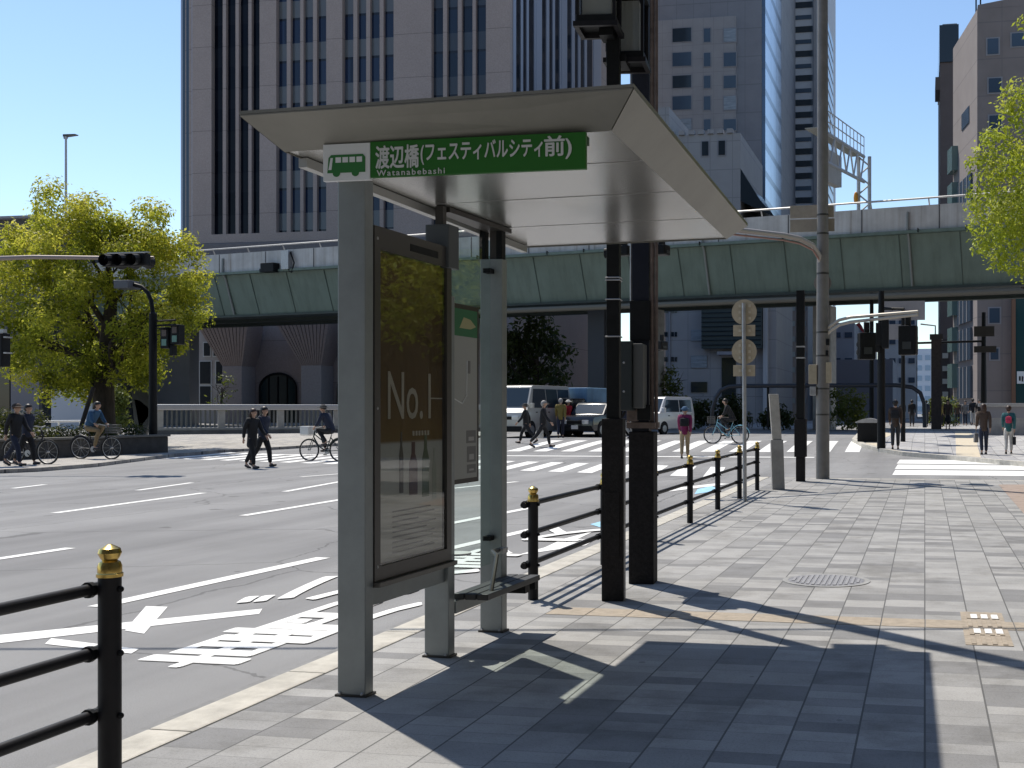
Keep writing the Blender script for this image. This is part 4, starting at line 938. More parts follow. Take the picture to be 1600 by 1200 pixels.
# glass screen and timetable board between the second and third column
sb('glass_screen', M_GLASS, -2.990, -2.982, 6.605, 7.30, .46, 2.62)
for z in (2.40, .62):
    for y in (7.29,): sb('glass_clamp', M_BLACK, -3.01, -2.96, y - .05, y + .03, z, z + .03)
tbz0, tbz1, tby0, tby1 = 1.03, 2.15, 6.60, 7.03
tt = sb('timetable_board', M_DARKM, -2.975, -2.945, tby0, tby1, tbz0, tbz1, .003)
sb('timetable_sheet', mat('timetable paper', (.36, .37, .35), .5), -2.9449, -2.9435, tby0 + .02, tby1 - .03, tbz0 + .03, tbz1 - .03, 0, tt)
sb('timetable_header', mat('header green', (.03, .16, .07), .5), -2.9434, -2.9425, tby0 + .02, tby1 - .03, tbz1 - .20, tbz1 - .03, 0, tt)
MT = lambda y, z: basis((-2.9418 - o.x, y - o.y, z), (0, 1, 0), (0, 0, 1))
MB().prism([(-2.9423 - o.x, a - o.y, b) for a, b in ((6.74, tbz1 - .15), (6.80, tbz1 - .08), (6.9, tbz1 - .09), (6.98, tbz1 - .13), (6.9, tbz1 - .15))], (.0006, 0, 0)).build('header_emblem', mat('header cream', (.40, .38, .2), .5), tt)
k = MB(); k.tube([(-2.9425 - o.x, 6.66 - o.y, 1.56), (-2.9425 - o.x, 6.78 - o.y, 1.53), (-2.9425 - o.x, 6.84 - o.y, 1.58), (-2.9425 - o.x, 6.85 - o.y, 1.80)], .004, 6); k.build('route_line', M_SIGNW, tt)
for z0, z1, y0, y1 in ((1.28, 1.36, 6.84, 6.98), (1.16, 1.26, 6.85, 6.98), (1.09, 1.145, 6.85, 6.98), (1.72, 1.80, 6.86, 6.90)):
    b_ = sb('timetable_block', mat('block grey', (.17, .17, .17), .5), -2.9434, -2.9428, y0, y1, z0, z1, 0, tt)
    if z1 < 1.4: sb('timetable_digits', mat('block pale', (.40, .40, .39), .5), -2.9427, -2.9421, y0 + .03, y1 - .03, z0 + .015, (z0 + z1) / 2, 0, b_)
# bench
M_BENCH = mat('dark bench plastic', (.040, .043, .046), .5, noise=.2, scale=12)
for k in range(3): sb('seat_slat', M_BENCH, -2.93 + k * .078, -2.860 + k * .078, 6.62, 7.48, .332, .370, .006)
sb('seat_rail', M_SHEL, -2.97, -2.90, 6.60, 7.30, .25, .328, .004); sb('seat_bearer', M_BLACK, -2.95, -2.71, 7.30 - .07, 7.305, .28, .33); sb('seat_bearer', M_BLACK, -2.90, -2.71, 7.40, 7.45, .28, .33)
tb('armrest', M_DARKM, bs, [(-2.74 - o.x, 6.75 - o.y, .36), (-2.80 - o.x, 6.98 - o.y, .56), (-2.88 - o.x, 7.1 - o.y, .57), (-2.90 - o.x, 7.30 - o.y, .56)], .014, 8)
sb('armrest_bracket', M_STEEL, -2.91, -2.86, 7.22, 7.30, .54, .575)
MB().lathe([(0, 0), (.085, .0), (.085, .012), (0, .012)], (-2.93 - o.x, 6.68 - o.y, .60), 20).build('armrest_disc', M_SIGNW, bs)

# bolts on the column feet and case, then the slight skew of the columns against the kerb line
for y in (5.54, 6.51, 7.31):
    for dx in (-3.045, -2.92): MB().lathe([(.009, .012), (.009, .02), (.004, .024)], (dx - o.x, y - o.y - .003, 0), 8).build('anchor_bolt', M_STEEL, bs)
for z in (2.40, 1.5, .66): MB().ell((PX1 - o.x, PY0 + .03 - o.y, z), .004, .009, .009, 8, 6).build('case_bolt', M_STEEL, case)
def skew(ob):
    if ob.type == 'MESH':
        for v in ob.data.vertices: v.co.x += .053 + .043 * v.co.y
    for ch in ob.children: skew(ch)
for ch in bs.children:
    if ch is not roof and ch is not board: skew(ch)
# ================================================================ POSTS, LAMPS, SIGNALS
def lamp_post():
    p = gp(959, 937); t = thing('street_lamp', 'black square lamp post carrying two box lanterns above the shelter roof', 'street lamp', p, R(6))
    bx('post', M_POSTLOW, t, -.083, .083, -.083, .083, 0, 1.42, .008); bx('upper_post', M_BLACK, t, -.05, .05, -.05, .05, 1.42, 4.95, .004)
    bx('access_door', M_POSTLOW, t, -.06, .06, -.09, -.083, .35, .85, .003)
    for z in (2.35, 2.52, 2.06, 2.50): tb('band', M_STEEL, t, [(-.056, -.056, z), (.056, -.056, z), (.056, .056, z), (-.056, .056, z), (-.056, -.056, z)], .006, 6)
    tb('conduit', M_STEEL, t, [(.09, -.05, 0), (.09, -.05, 1.2)], .012, 6)
    MG = thin_glass('lantern glass', (.6, .6, .58), .12)
    for dx, dy, z0 in ((-.085, -.18, 4.43), (.07, .25, 4.28)):
        ln = bx('lantern', M_BLACK, t, dx - .15, dx + .15, dy - .15, dy + .15, z0, z0 + .05, .004)
        bx('lantern_top', M_BLACK, ln, dx - .16, dx + .16, dy - .16, dy + .16, z0 + .50, z0 + .55)
        for sx in (-1, 1):
            for sy_ in (-1, 1): bx('lantern_bar', M_POST, ln, dx + sx * .14 - .012, dx + sx * .14 + .012, dy + sy_ * .14 - .012, dy + sy_ * .14 + .012, z0 + .05, z0 + .50)
        bx('lantern_glass', MG, ln, dx - .134, dx + .134, dy - .134, dy + .134, z0 + .06, z0 + .49)
        bx('lamp_core', mat('opal lamp', (.78, .80, .76), .4), ln, dx - .11, dx + .11, dy - .11, dy + .11, z0 + .06, z0 + .46)
        bx('lantern_arm', M_BLACK, ln, min(dx, 0) - .0, max(dx, 0) + .02, min(dy, 0), max(dy, 0) + .02, z0 - .06, z0 - .003)
        fr = MB()
        for a in (-1, 1): fr.box(dx - .17, dx + .17, dy + a * .15 - .018, dy + a * .15 + .018, z0 - .04, z0 - .002); fr.box(dx + a * .15 - .018, dx + a * .15 + .018, dy - .13, dy + .13, z0 - .04, z0 - .002)
        fr.build('lantern_skirt', M_POST, ln)
lamp_post()
def navy_post():
    p = gp(1005, 910); t = thing('signal_post', 'broad navy black square post with rusty pipes and a grey signal box', 'post', p, R(4))
    bx('post', M_POSTLOW, t, -.108, .108, -.108, .108, 0, 1.30, .008); bx('collar', M_RUST, t, -.125, .125, -.125, .125, 1.33, 1.38, .004)
    bx('upper_post', mat('navy paint', (.012, .015, .026), .45, noise=.25, scale=4, spec=.3), t, -.085, .062, -.075, .075, 1.30, 8.2, .004)
    for x, r, m_ in ((.085, .020, M_RUST), (.122, .016, M_RUST), (-.098, .009, M_STEEL)): tb('pipe', m_, t, [(x, -.05, 1.32), (x, -.05, 8.0)], r, 8)
    bx('strap_box', M_BLACK, t, -.10, .075, -.10, .08, 2.08, 2.42, .006)
    s = bx('signal_box', mat('signal green black', (.022, .030, .032), .5), t, -.165, -.035, -.36, -.12, 1.48, 2.06, .012); bx('signal_back', mat('grey signal case', (.085, .09, .09), .5), s, -.033, .055, -.33, -.12, 1.50, 2.04, .012)
    for z in (1.88, 1.64): MB().ell((-.10, -.362, z), .010, .006, .010).build('bolt', M_STEEL, s)
    bx('meter_box', M_BLACK, t, -.02, .095, -.19, -.11, 1.40, 1.53, .006); bx('bracket', M_RUST, t, -.115, -.02, -.16, -.11, 1.39, 1.50, .006)
    tb('cable', M_BLACK, t, [(-.13, -.15, 1.47), (-.18, -.12, 1.4), (-.16, -.1, 1.55), (-.2, -.1, 1.66)], .012, 6)
    tb('cable_loop', M_BLACK, t, [(.12, 0, 4.75)] + [(.12 + .10 * math.sin(a), 0, 4.95 - .2 * math.cos(a)) for a in [math.pi * k / 10 for k in range(11)]], .03, 8)
navy_post()
# guard fences
def fence(name, label, spots, z_top, rails, ends):
    x, y0 = spots[0]; t = thing(name, label, 'fence', (x, y0, 0))
    for xx, yy in spots:
        p = MB().lathe([(.040, 0), (.040, z_top - .12)], (xx - x, yy - y0, 0), 16).build('fence_post', M_POST, t, smooth=True)
        h = z_top - .12
        MB().lathe([(.046, h), (.046, h + .012), (.042, h + .016), (.042, h + .04), (.036, h + .055), (.026, h + .060), (.034, h + .072), (.041, h + .088), (.036, h + .104), (.018, h + .114), (.006, h + .12)], (xx - x, yy - y0, 0), 16).build('finial', M_GOLD, p, smooth=True)
        for z in rails:
            MB().lathe([(.030, -.05), (.030, -.03), (.024, -.028), (.024, .028), (.030, .03), (.030, .05)], (xx - x - .055, yy - y0, z), 10, Matrix.Rotation(R(90), 3, 'X')).build('rail_clamp', M_BLACK, p)
            MB().ell((xx - x + .045, yy - y0, z), .012, .012, .012, 8, 6).build('bolt', M_BLACK, p)
    for z in rails: tb('rail', M_POST, t, [(-.055, ends[0] - y0, z), (spots[-1][0] - x - .055, ends[1] - y0, z)], .0225, 10)
    return t
fence('guard_fence', 'black guard fence with gold finials along the kerb beyond the bus shelter', [(-3.02, 8.63 + 2.05 * k) for k in range(7)], .89, (.745, .51, .27), (8.55, 20.95))
fence('guard_fence', 'black fence end with one gold finial in the lower left corner', [(-2.95, 3.76), (-2.95, 1.7)], 1.0, (.835, .60, .37), (-3, 3.84))
# round signs seen from behind on a thin pole
p = gp(1164, 783); t = thing('sign_pole', 'thin pale pole with two round traffic signs seen from behind', 'traffic sign', p)
tb('pole', M_STEEL, t, [(0, 0, 0), (-.02, 0, 3.2)], .032, 12)
for z, r, kd in ((3.06, .205, 0), (2.76, .18, 1), (2.42, .205, 0), (2.11, .18, 1)):
    if kd == 0: s = MB().lathe([(0, -.004), (r, -.004), (r, .004), (0, .004)], (-.02, .05, z), 32, Matrix.Rotation(R(90), 3, 'X')).build('sign_disc', M_BEIGE, t)
    else: s = bx('sign_plate', M_BEIGE, t, -.20, .16, .046, .054, z - .09, z + .09, .012)
    k = MB()
    for dx in (-.09, .07):
        for dz in ((-.1, 0, .1) if kd == 0 else (0,)): k.box(dx - .02 - .0, dx + .02, .034, .0455, z + dz - .022, z + dz + .022)
    k.build('rib', mat('sign rib', (.54, .48, .36), .5), s)
    MB().lathe([(.036, -.02), (.036, .02)], (-.018, 0, z), 10).build('clamp', M_STEEL, s)
# leaning concrete stump, black post
p = gp(1216, 764.5); t = thing('concrete_stump', 'leaning weathered concrete stump at the end of the guard fence', 'bollard', p, R(12))
MB().prism([(-.115, -.1, 0), (.115, -.1, 0), (.115, .1, 0), (-.115, .1, 0)], (-.03, 0, .92)).build('foot', M_CONC, t, .01)
MB().prism([(-.115, -.07, .922), (.06, -.07, .922), (.06, .07, .922), (-.115, .07, .922)], (-.06, 0, .84)).build('shaft', mat('pale concrete', (.42, .40, .36), .85, noise=.2, scale=5), t, .01)
p = gp(1251, 752); t = thing('black_post', 'plain black post with a wider foot between the stump and the big grey pole', 'post', p)
bx('foot', M_POSTLOW, t, -.12, .12, -.12, .12, .5, 1.28, .01); bx('lower_post', M_POSTLOW, t, -.09, .09, -.09, .09, 0, .5, .01); bx('post', M_BLACK, t, -.082, .082, -.082, .082, 1.28, 3.92, .006)
for z in (2.75, 2.52): bx('band', M_STEEL, t, -.087, .087, -.087, .087, z, z + .03)
# big grey pole with arms
p = gp(1285.5, 748); t = thing('utility_pole', 'tall grey pole with boxes, sign backs and curved signal arms', 'utility pole', p); s = 73.3
lx = lambda px: (px - 1285.5) / s
lz = lambda py: EYE - (py - CY) / s
M_PGREY = mat('grey pole paint', (.215, .20, .185), .6, .2, noise=.15, scale=4)
MB().lathe([(.145, 0), (.140, 2.5), (.12, 6), (.10, 13.5)], n=20).build('pole', M_PGREY, t, smooth=True)
for z in (1.35, 1.9, 2.6, 3.1, 4.35, 5.2, 5.6): MB().lathe([(.138 - z * .0035, z), (.150 - z * .004, z), (.150 - z * .004, z + .035), (.138 - z * .0035, z + .035)], n=20).build('band', M_DARKM, t)
for a, b, z0, z1 in ((1233, 1279, 360, 340), (1233, 1279, 338, 318), (1291, 1303, 360, 340), (1291, 1302, 338, 320)):
    bx('sign_back', mat('mottled sign back', (.33, .29, .23), .65, noise=.15, scale=3), t, lx(a), lx(b), .15, .17, lz(z0), lz(z1), .004)
MB().lathe([(0, -.006), (.19, -.006), (.19, .006), (0, .006)], (lx(1284), .2, lz(441)), 28, Matrix.Rotation(R(90), 3, 'X')).build('sign_disc', M_PGREY, t)
for a, b, z0, z1, m_ in ((1264, 1277, 600, 570, M_BEIGE), (1291, 1299, 598, 566, M_BEIGE), (1266, 1276, 618, 604, M_STEEL), (1291, 1296, 540, 530, M_BLACK), (1290, 1295, 556, 548, M_BLACK)): bx('junction_box', m_, t, lx(a), lx(b), -.12, .08, lz(z0), lz(z1), .01)
sig_l = [(lx(1283), 0, lz(425)), (lx(1281), -.1, lz(400)), (lx(1272), -.3, lz(386)), (lx(1255), -.6, lz(379)), (lx(1232), -.9, lz(376)), (lx(1150), -2.2, lz(377)), (lx(1040), -4., lz(379))]
tb('signal_arm', mat('arm paint', (.44, .40, .37), .45, .3), t, sig_l, .055, 10)
tb('signal_arm_stay', mat('arm stay rust', (.35, .20, .17), .5, .3), t, [(a, b, c - .10) for a, b, c in sig_l[1:6]], .02, 6)
for dz in (0, -.10): tb('signal_arm', mat('beige arm', (.50, .46, .40), .45, .3), t, [(lx(1288), 0, lz(520) + dz), (lx(1297), -.05, lz(510) + dz), (lx(1312), -.1, lz(501) + dz), (lx(1330), -.2, lz(497.5) + dz), (lx(1432), -.6, lz(493) + dz * .6)], .035, 10)
def signal_back(name, label, px, py, zc, wpx, hpx, yaw, tilt=0.):
    q = W(px, py, zc); s_ = F / zc; t = thing(name, label, 'traffic light', q, yaw); w_, h_ = wpx / s_ / 2, hpx / s_ / 2
    b = bx('housing', M_BLACK, t, -w_, w_, -.12, .12, -h_, h_, .03)
    for k in (-1, 0, 1) if hpx > 50 else (-.5, .5):
        hd = MB().tube([(0, .12, k * h_ * .6), (0, .38, k * h_ * .6 - .03)], [w_ * .62, w_ * .7], 12, False); hd.build('visor', M_BLACK, b)
    bx('hanger', M_BLACK, t, -.05, .05, -.05, .05, h_, h_ + .22); bx('back_plate', mat('plate', (.03, .035, .035), .6), b, -w_ * .5, w_ * .5, -.135, -.122, -h_ * .6, -h_ * .1); return t
signal_back('traffic_light', 'black signal head seen from behind on the left of the twin arm end', 1354, 541, 24, 26, 42, R(18)); signal_back('traffic_light', 'black signal head hanging from the tip of the beige arm', 1419, 532, 24, 28, 46, R(-12))
signal_back('traffic_light', 'small black signal head behind the navy post beside the shelter roof', 1034, 391, 21.5, 24, 16, R(80))
signal_back('traffic_light', 'short black signal head just below the shelter soffit left of the navy post', 975, 392, 21, 16, 16, R(80))
signal_back('traffic_light', 'small black signal box low on the wall side right of the navy post', 1034, 540, 40, 20, 14, R(70))
# black signal mast on the far corner, thin lamp mast behind
p = rp(1377, 701, .11); s = F / (-p.x * SA + p.y * CA); zz = lambda py: EYE - (py - CY) / s - p.z
t = thing('signal_mast', 'black signal mast standing on the far pavement corner', 'traffic light', p)
tb('mast', M_BLACK, t, [(0, 0, 0), (0, 0, zz(560)), (0, 0, zz(455))], [.15, .13, .10], 12)
for a, b in ((1376, 1395), (1376, 1412)): tb('bracket', M_BLACK, t, [(0, 0, zz(482 + (a == b))), ((b - 1377) / s, -.2, zz(484))], .05, 6)
bx('pedestrian_signal', M_BLACK, t, -.30, -.02, -.2, .2, zz(550), zz(520), .03); bx('pedestrian_signal', M_BLACK, t, .02, .26, -.3, .1, zz(545), zz(500), .03)
bx('control_box', M_BLACK, t, -.18, .18, -.25, -.1, zz(540), zz(505), .02)
p = W(1362, 664, 62); t = thing('lamp_mast', 'tall thin dark lamp mast with a bent top arm', 'street lamp', (p.x, p.y, gz(p.y))); s = F / 62
zz = lambda py: EYE - (py - CY) / s - t.location.z
tb('mast', M_BLACK, t, [(0, 0, 0), (0, 0, zz(500)), (0, 0, zz(348)), (-.1, 0, zz(342)), (-.4, 0, zz(340.5)), (-1.3, 0, zz(341))], [.13, .11, .08, .07, .06, .05], 10)
bx('lamp_head', M_BLACK, t, -1.95, -1.2, -.15, .15, zz(344), zz(338), .02)
k = tb('camera_arm', M_BLACK, t, [(0, 0, zz(412)), (-.6, -.1, zz(410)), (-.85, -.1, zz(405))], .05, 6); bx('camera', M_BLACK, k, -1.1, -.7, -.2, .05, zz(416), zz(409), .03); bx('camera', M_BLACK, k, -.3, .05, -.2, .05, zz(415), zz(403), .03)
p = rp(1411, 690, .11); s = F / (-p.x * SA + p.y * CA); t = thing('slim_mast', 'slim dark mast behind the walking crowd on the far pavement', 'post', p)
tb('mast', M_BLACK, t, [(0, 0, 0), (0, 0, EYE - (482 - CY) / s - p.z)], [.09, .06], 8); bx('sign_panel', M_GREYW, t, -.9, .8, .1, .14, EYE - (500 - CY) / s - p.z, EYE - (470 - CY) / s - p.z); bx('sign_panel', M_GREYW, t, -.7, .1, .1, .14, EYE - (530 - CY) / s - p.z, EYE - (506 - CY) / s - p.z)
p = rp(1537, 668, .11); s = F / (-p.x * SA + p.y * CA); t = thing('sign_mast', 'dark mast with a long side arm in front of the brown office block', 'post', p); zz = lambda py: EYE - (py - CY) / s - p.z
tb('mast', M_BLACK, t, [(0, 0, 0), (0, 0, zz(488))], [.2, .12], 10); tb('arm', M_BLACK, t, [(0, 0, zz(533)), ((1435 - 1537) / s, 0, zz(535))], .07, 8)
for a, b, z0, z1 in ((1522, 1553, 526, 510), (1522, 1556, 551, 541)): bx('sign_panel', M_DARKM, t, (a - 1537) / s, (b - 1537) / s, -.2, -.12, zz(z0), zz(z1))
tb('lamp_arm', M_STEEL, t, [((1463 - 1537) / s, 0, zz(533)), ((1463 - 1537) / s, 0, zz(508)), ((1440 - 1537) / s, 0, zz(505))], .05, 6)
p = W(1463, 664, 64); t = thing('brick_pillar', 'dark brick pillar right of the narrow sky gap', 'pillar', (p.x, p.y, gz(p.y))); s = F / 64
bx('shaft', mat('dark brick', (.07, .055, .05), .85, noise=.3, scale=6), t, -.28, .28, 0, .6, 0, EYE - (530 - CY) / s - t.location.z); bx('cap', M_DARKM, t, -.36, .36, -.06, .66, EYE - (530 - CY) / s - t.location.z + .003, EYE - (522 - CY) / s - t.location.z)
# bent dark pipe frame over the crossing corner
p0 = W(1118, 664, 60); t = thing('pipe_frame', 'long dark bent pipe frame standing behind the crossing', 'frame', (p0.x, p0.y, gz(p0.y)))
q = lambda px, py: W(px, py, 60) - t.location
tb('pipe', mat('dark blue pipe', (.03, .035, .045), .4), t, [q(1112, 668), q(1113, 640), q(1118, 622), q(1126, 610), q(1138, 604.5), q(1160, 603), q(1400, 602), q(1425, 605), q(1438, 614), q(1444, 630), q(1445, 668)], .11, 10)
for px in (1200, 1290): tb('prop', M_BLACK, t, [q(px, 668), q(px, 603)], .06, 8)
# street rubbish box near the mast
p = rp(1358, 690, .11); t = thing('control_cabinet', 'dark low cabinet with a pale curved lid beside the signal mast', 'cabinet', p)
bx('cabinet', M_BLACK, t, -.42, .42, -.3, .3, 0, .72, .03); MB().prism([(-.5 + .1 * i, -.34, .73 + .14 * math.sin(math.pi * i / 10)) for i in range(11)] + [(.5, -.34, .70), (-.5, -.34, .70)], (0, .68, 0)).build('lid', M_STEEL, t)
p = W(1580, 664, 50); t = thing('stone_bench_wall', 'pale low wall with a shiny rail on the right of the far pavement', 'wall', (p.x, p.y, gz(p.y) + .1))
bx('wall_body', M_CONC, t, -1.3, 8, 0, .6, -.2, .75); bx('top_rail', M_STEEL, t, -1.4, 8, -.1, .3, 1.25, 1.4, .03); bx('panel', M_GREYW, t, -1.2, 8, .0, .08, .753, 1.247)
# left: lamp pole with pedestrian signals
p = rp(239, 707, .1); s = F / (-p.x * SA + p.y * CA); zz = lambda py: EYE - (py - CY) / s - p.z; xx = lambda px: (px - 239) / s
t = thing('signal_lamp_pole', 'black pole with a bent lamp arm and two pedestrian signals by the planter', 'street lamp', p)
MB().lathe([(.15, 0), (.13, zz(600)), (.13, zz(490)), (.08, zz(488))], n=14).build('pole', M_BLACK, t, smooth=True)
tb('lamp_arm', M_BLACK, t, [(0, 0, zz(492)), (xx(236), 0, zz(470)), (xx(230), 0, zz(457)), (xx(220), 0, zz(448)), (xx(206), 0, zz(444)), (xx(170), 0, zz(439))], .07, 10)
bx('lamp_head', mat('lamp grey', (.10, .105, .12), .5), t, xx(180), xx(206), -.3, .3, zz(451), zz(438), .03)
for py in (502, 509): tb('signal_bracket', M_BLACK, t, [(0, 0, zz(py)), (xx(282), -.1, zz(py - 1))], .035, 6)
for px, a, b in ((265, 545, 512), (283, 539, 508)):
    sgl = bx('pedestrian_signal', M_BLACK, t, xx(px - 7), xx(px + 7), -.2, .15, zz(a), zz(b), .03)
    for kz, mm in ((.28, mat('signal lens dark', (.06, .03, .03), .3)), (.72, mat('signal lens green', (.10, .24, .20), .3))):
        z = zz(b) + (zz(a) - zz(b)) * kz; bx('lens', mm, sgl, xx(px - 4), xx(px + 4), -.215, -.20, z - .11, z + .11)
    MB().prism([(xx(px - 6), -.2, zz(b) - .03), (xx(px + 6), -.2, zz(b) - .03), (xx(px + 6), -.2, zz(b) - .07), (xx(px - 6), -.2, zz(b) - .07)], (0, -.2, 0)).build('hood', M_BLACK, sgl)
bx('push_button_box', M_BLACK, t, xx(272), xx(278), -.15, .1, zz(556), zz(540), .02)
# overhead signal arm at the left edge
e0, e1 = W(-60, 404, 30), W(166, 403, 30); t = thing('overhead_signal', 'grey overhead arm ending in a horizontal black traffic light at the upper left', 'traffic light', W(-60, 404, 30))
v = e1 - e0; s = F / 30
tb('arm', mat('arm grey rust', (.33, .28, .26), .5, .4), t, [(-1.5, 0, -.5), (0, 0, -.03), v * .5 + Vector((0, 0, .03)), v, v * 1.33], [.09, .07, .055, .05, .04], 10)
a0 = v * .99; hs = MB(); sgl = bx('housing', M_BLACK, t, a0.x, a0.x + 1.25, a0.y - .12, a0.y + .14, a0.z - .24, a0.z + .10, .05)
for k in range(3):
    MB().tube([(a0.x + .22 + k * .4, a0.y + .14, a0.z - .07), (a0.x + .22 + k * .4, a0.y + .40, a0.z - .10)], [.16, .17], 12, False).build('visor', M_BLACK, sgl)
    MB().tube([(a0.x + .22 + k * .4, a0.y - .12, a0.z - .07), (a0.x + .22 + k * .4, a0.y - .34, a0.z - .10)], [.14, .15], 12, False).build('visor', M_BLACK, sgl)
bx('top_strip', M_STEEL, sgl, a0.x + .1, a0.x + 1.3, a0.y - .05, a0.y + .05, a0.z + .103, a0.z + .13)
q = W(2, 547, 31); t = thing('pedestrian_light', 'black pedestrian signal cut off by the left picture edge', 'traffic light', q)
h = bx('housing', M_BLACK, t, -.2, .16, -.15, .15, -.45, .45, .03); tb('pole', M_BLACK, t, [(-.35, 0, -q.z), (-.35, 0, 1.)], .08, 10); bx('top_bracket', M_STEEL, t, -.4, .12, -.06, .06, .46, .56)
for z in (-.2, .22): bx('hood', M_STEEL, h, .165, .24, -.12, .12, z + .1, z + .14)
# far thin lamp above the big tree
p = W(103, 660, 110); t = thing('tall_lamp', 'tall thin lamp standing against the sky above the big tree', 'street lamp', (p.x, p.y, 0)); s = F / 110
h = EYE + (CY - 213) / s; tb('mast', M_STEEL, t, [(0, 0, 0), (0, 0, h)], [.16, .10], 8); MB().prism([(-.35, 0, h), (.95, 0, h + .12), (.95, 0, h + .2), (-.35, 0, h + .22)], (0, .5, 0)).build('lamp_head', M_DARKM, t); MB().ell((-.2, .2, h - .1), .2, .2, .15).build('lamp_lens', M_GREYW, t)
# ================================================================ PEOPLE
def cloth(name, col, rough=.85): return mat('cloth ' + name, col, rough, noise=.18, scale=14)
M_SKIN = mat('skin', (.46, .29, .21), .6); M_HAIR = mat('dark hair', (.014, .011, .010), .5); M_HAIRG = mat('grey hair', (.30, .29, .28), .6)
K = dict(black=cloth('black', (.012, .013, .016)), navy=cloth('navy', (.016, .022, .045)), char=cloth('charcoal', (.035, .036, .04)), grey=cloth('grey', (.16, .16, .165)), beige=cloth('beige', (.42, .32, .19)),
         white=cloth('white', (.62, .61, .58)), plum=cloth('plum', (.20, .018, .085)), red=cloth('red', (.45, .02, .03)), teal=cloth('teal', (.025, .12, .135)), tan=cloth('tan', (.24, .18, .10)), blue=cloth('blue', (.03, .09, .18)),
         brown=cloth('brown', (.06, .04, .03)), olive=cloth('olive', (.19, .15, .04)), pale=cloth('pale grey', (.40, .40, .39)), pink=cloth('pink', (.50, .04, .10)), shoe=cloth('shoe', (.02, .018, .018), .5))
def skin(name, V, E, m, parent, sub=1):
    me = bpy.data.meshes.new(name); me.from_pydata([v[:3] for v in V], E, []); t = bpy.data.objects.new(name, me); COL.objects.link(t)
    md = t.modifiers.new('s', 'SKIN'); md.use_smooth_shade = True
    for k, v in enumerate(V):
        d = me.skin_vertices[0].data[k]; r = v[3]; d.radius = (r, r) if not isinstance(r, tuple) else r; d.use_root = (k == 0)
    if sub: t.modifiers.new('u', 'SUBSURF').levels = sub
    m2 = evalmesh(t, name); m2.materials.clear(); m2.materials.append(m)
    o = bpy.data.objects.new(name, m2); COL.objects.link(o); o.parent = parent
    return o
def joints(H, a, arm=24, lean=3, sit=None):
    J = {}; sw = R(a)
    J['pel'] = Vector((0, 0, .525 * H)); ln = math.sin(R(lean))
    J['waist'] = Vector((0, ln * .08 * H, .61 * H)); J['chest'] = Vector((0, ln * .2 * H, .735 * H)); J['neck'] = Vector((0, ln * .3 * H, .825 * H)); J['head'] = Vector((0, ln * .4 * H + .012 * H, .925 * H))
    for sd, sg_ in (('r', 1), ('l', -1)):
        th = sw * sg_; hip = Vector((sg_ * .052 * H, 0, .50 * H)); L1 = L2 = .232 * H
        kn = hip + Vector((0, math.sin(th), -math.cos(th))) * L1
        ph = th * .55 - R(6) if th > 0 else th * 1.25 - R(10)
        an = kn + Vector((0, math.sin(ph), -math.cos(ph))) * L2
        td = Vector((0, math.cos(max(ph, -.6) * .8), math.sin(max(ph, -.9) * .9))) * .115 * H
        J['hip' + sd], J['kn' + sd], J['an' + sd], J['toe' + sd] = hip, kn, an, an + td + Vector((0, 0, -.028 * H))
        sh = Vector((sg_ * .108 * H, ln * .27 * H, .805 * H)); aw = -R(arm) * sg_ * (1 if a > 0 else -1) if a else R(3)
        el = sh + Vector((sg_ * .025 * H, math.sin(aw), -math.cos(aw))) * .172 * H * 1.0; fw = aw + R(18)
        wr = el + Vector((sg_ * .00, math.sin(fw), -math.cos(fw))) * .148 * H
        J['sh' + sd], J['el' + sd], J['wr' + sd] = sh, el, wr
    mz = min(J['an' + s].z for s in 'rl') - .045 * H
    for k in J: J[k].z -= mz
    return J
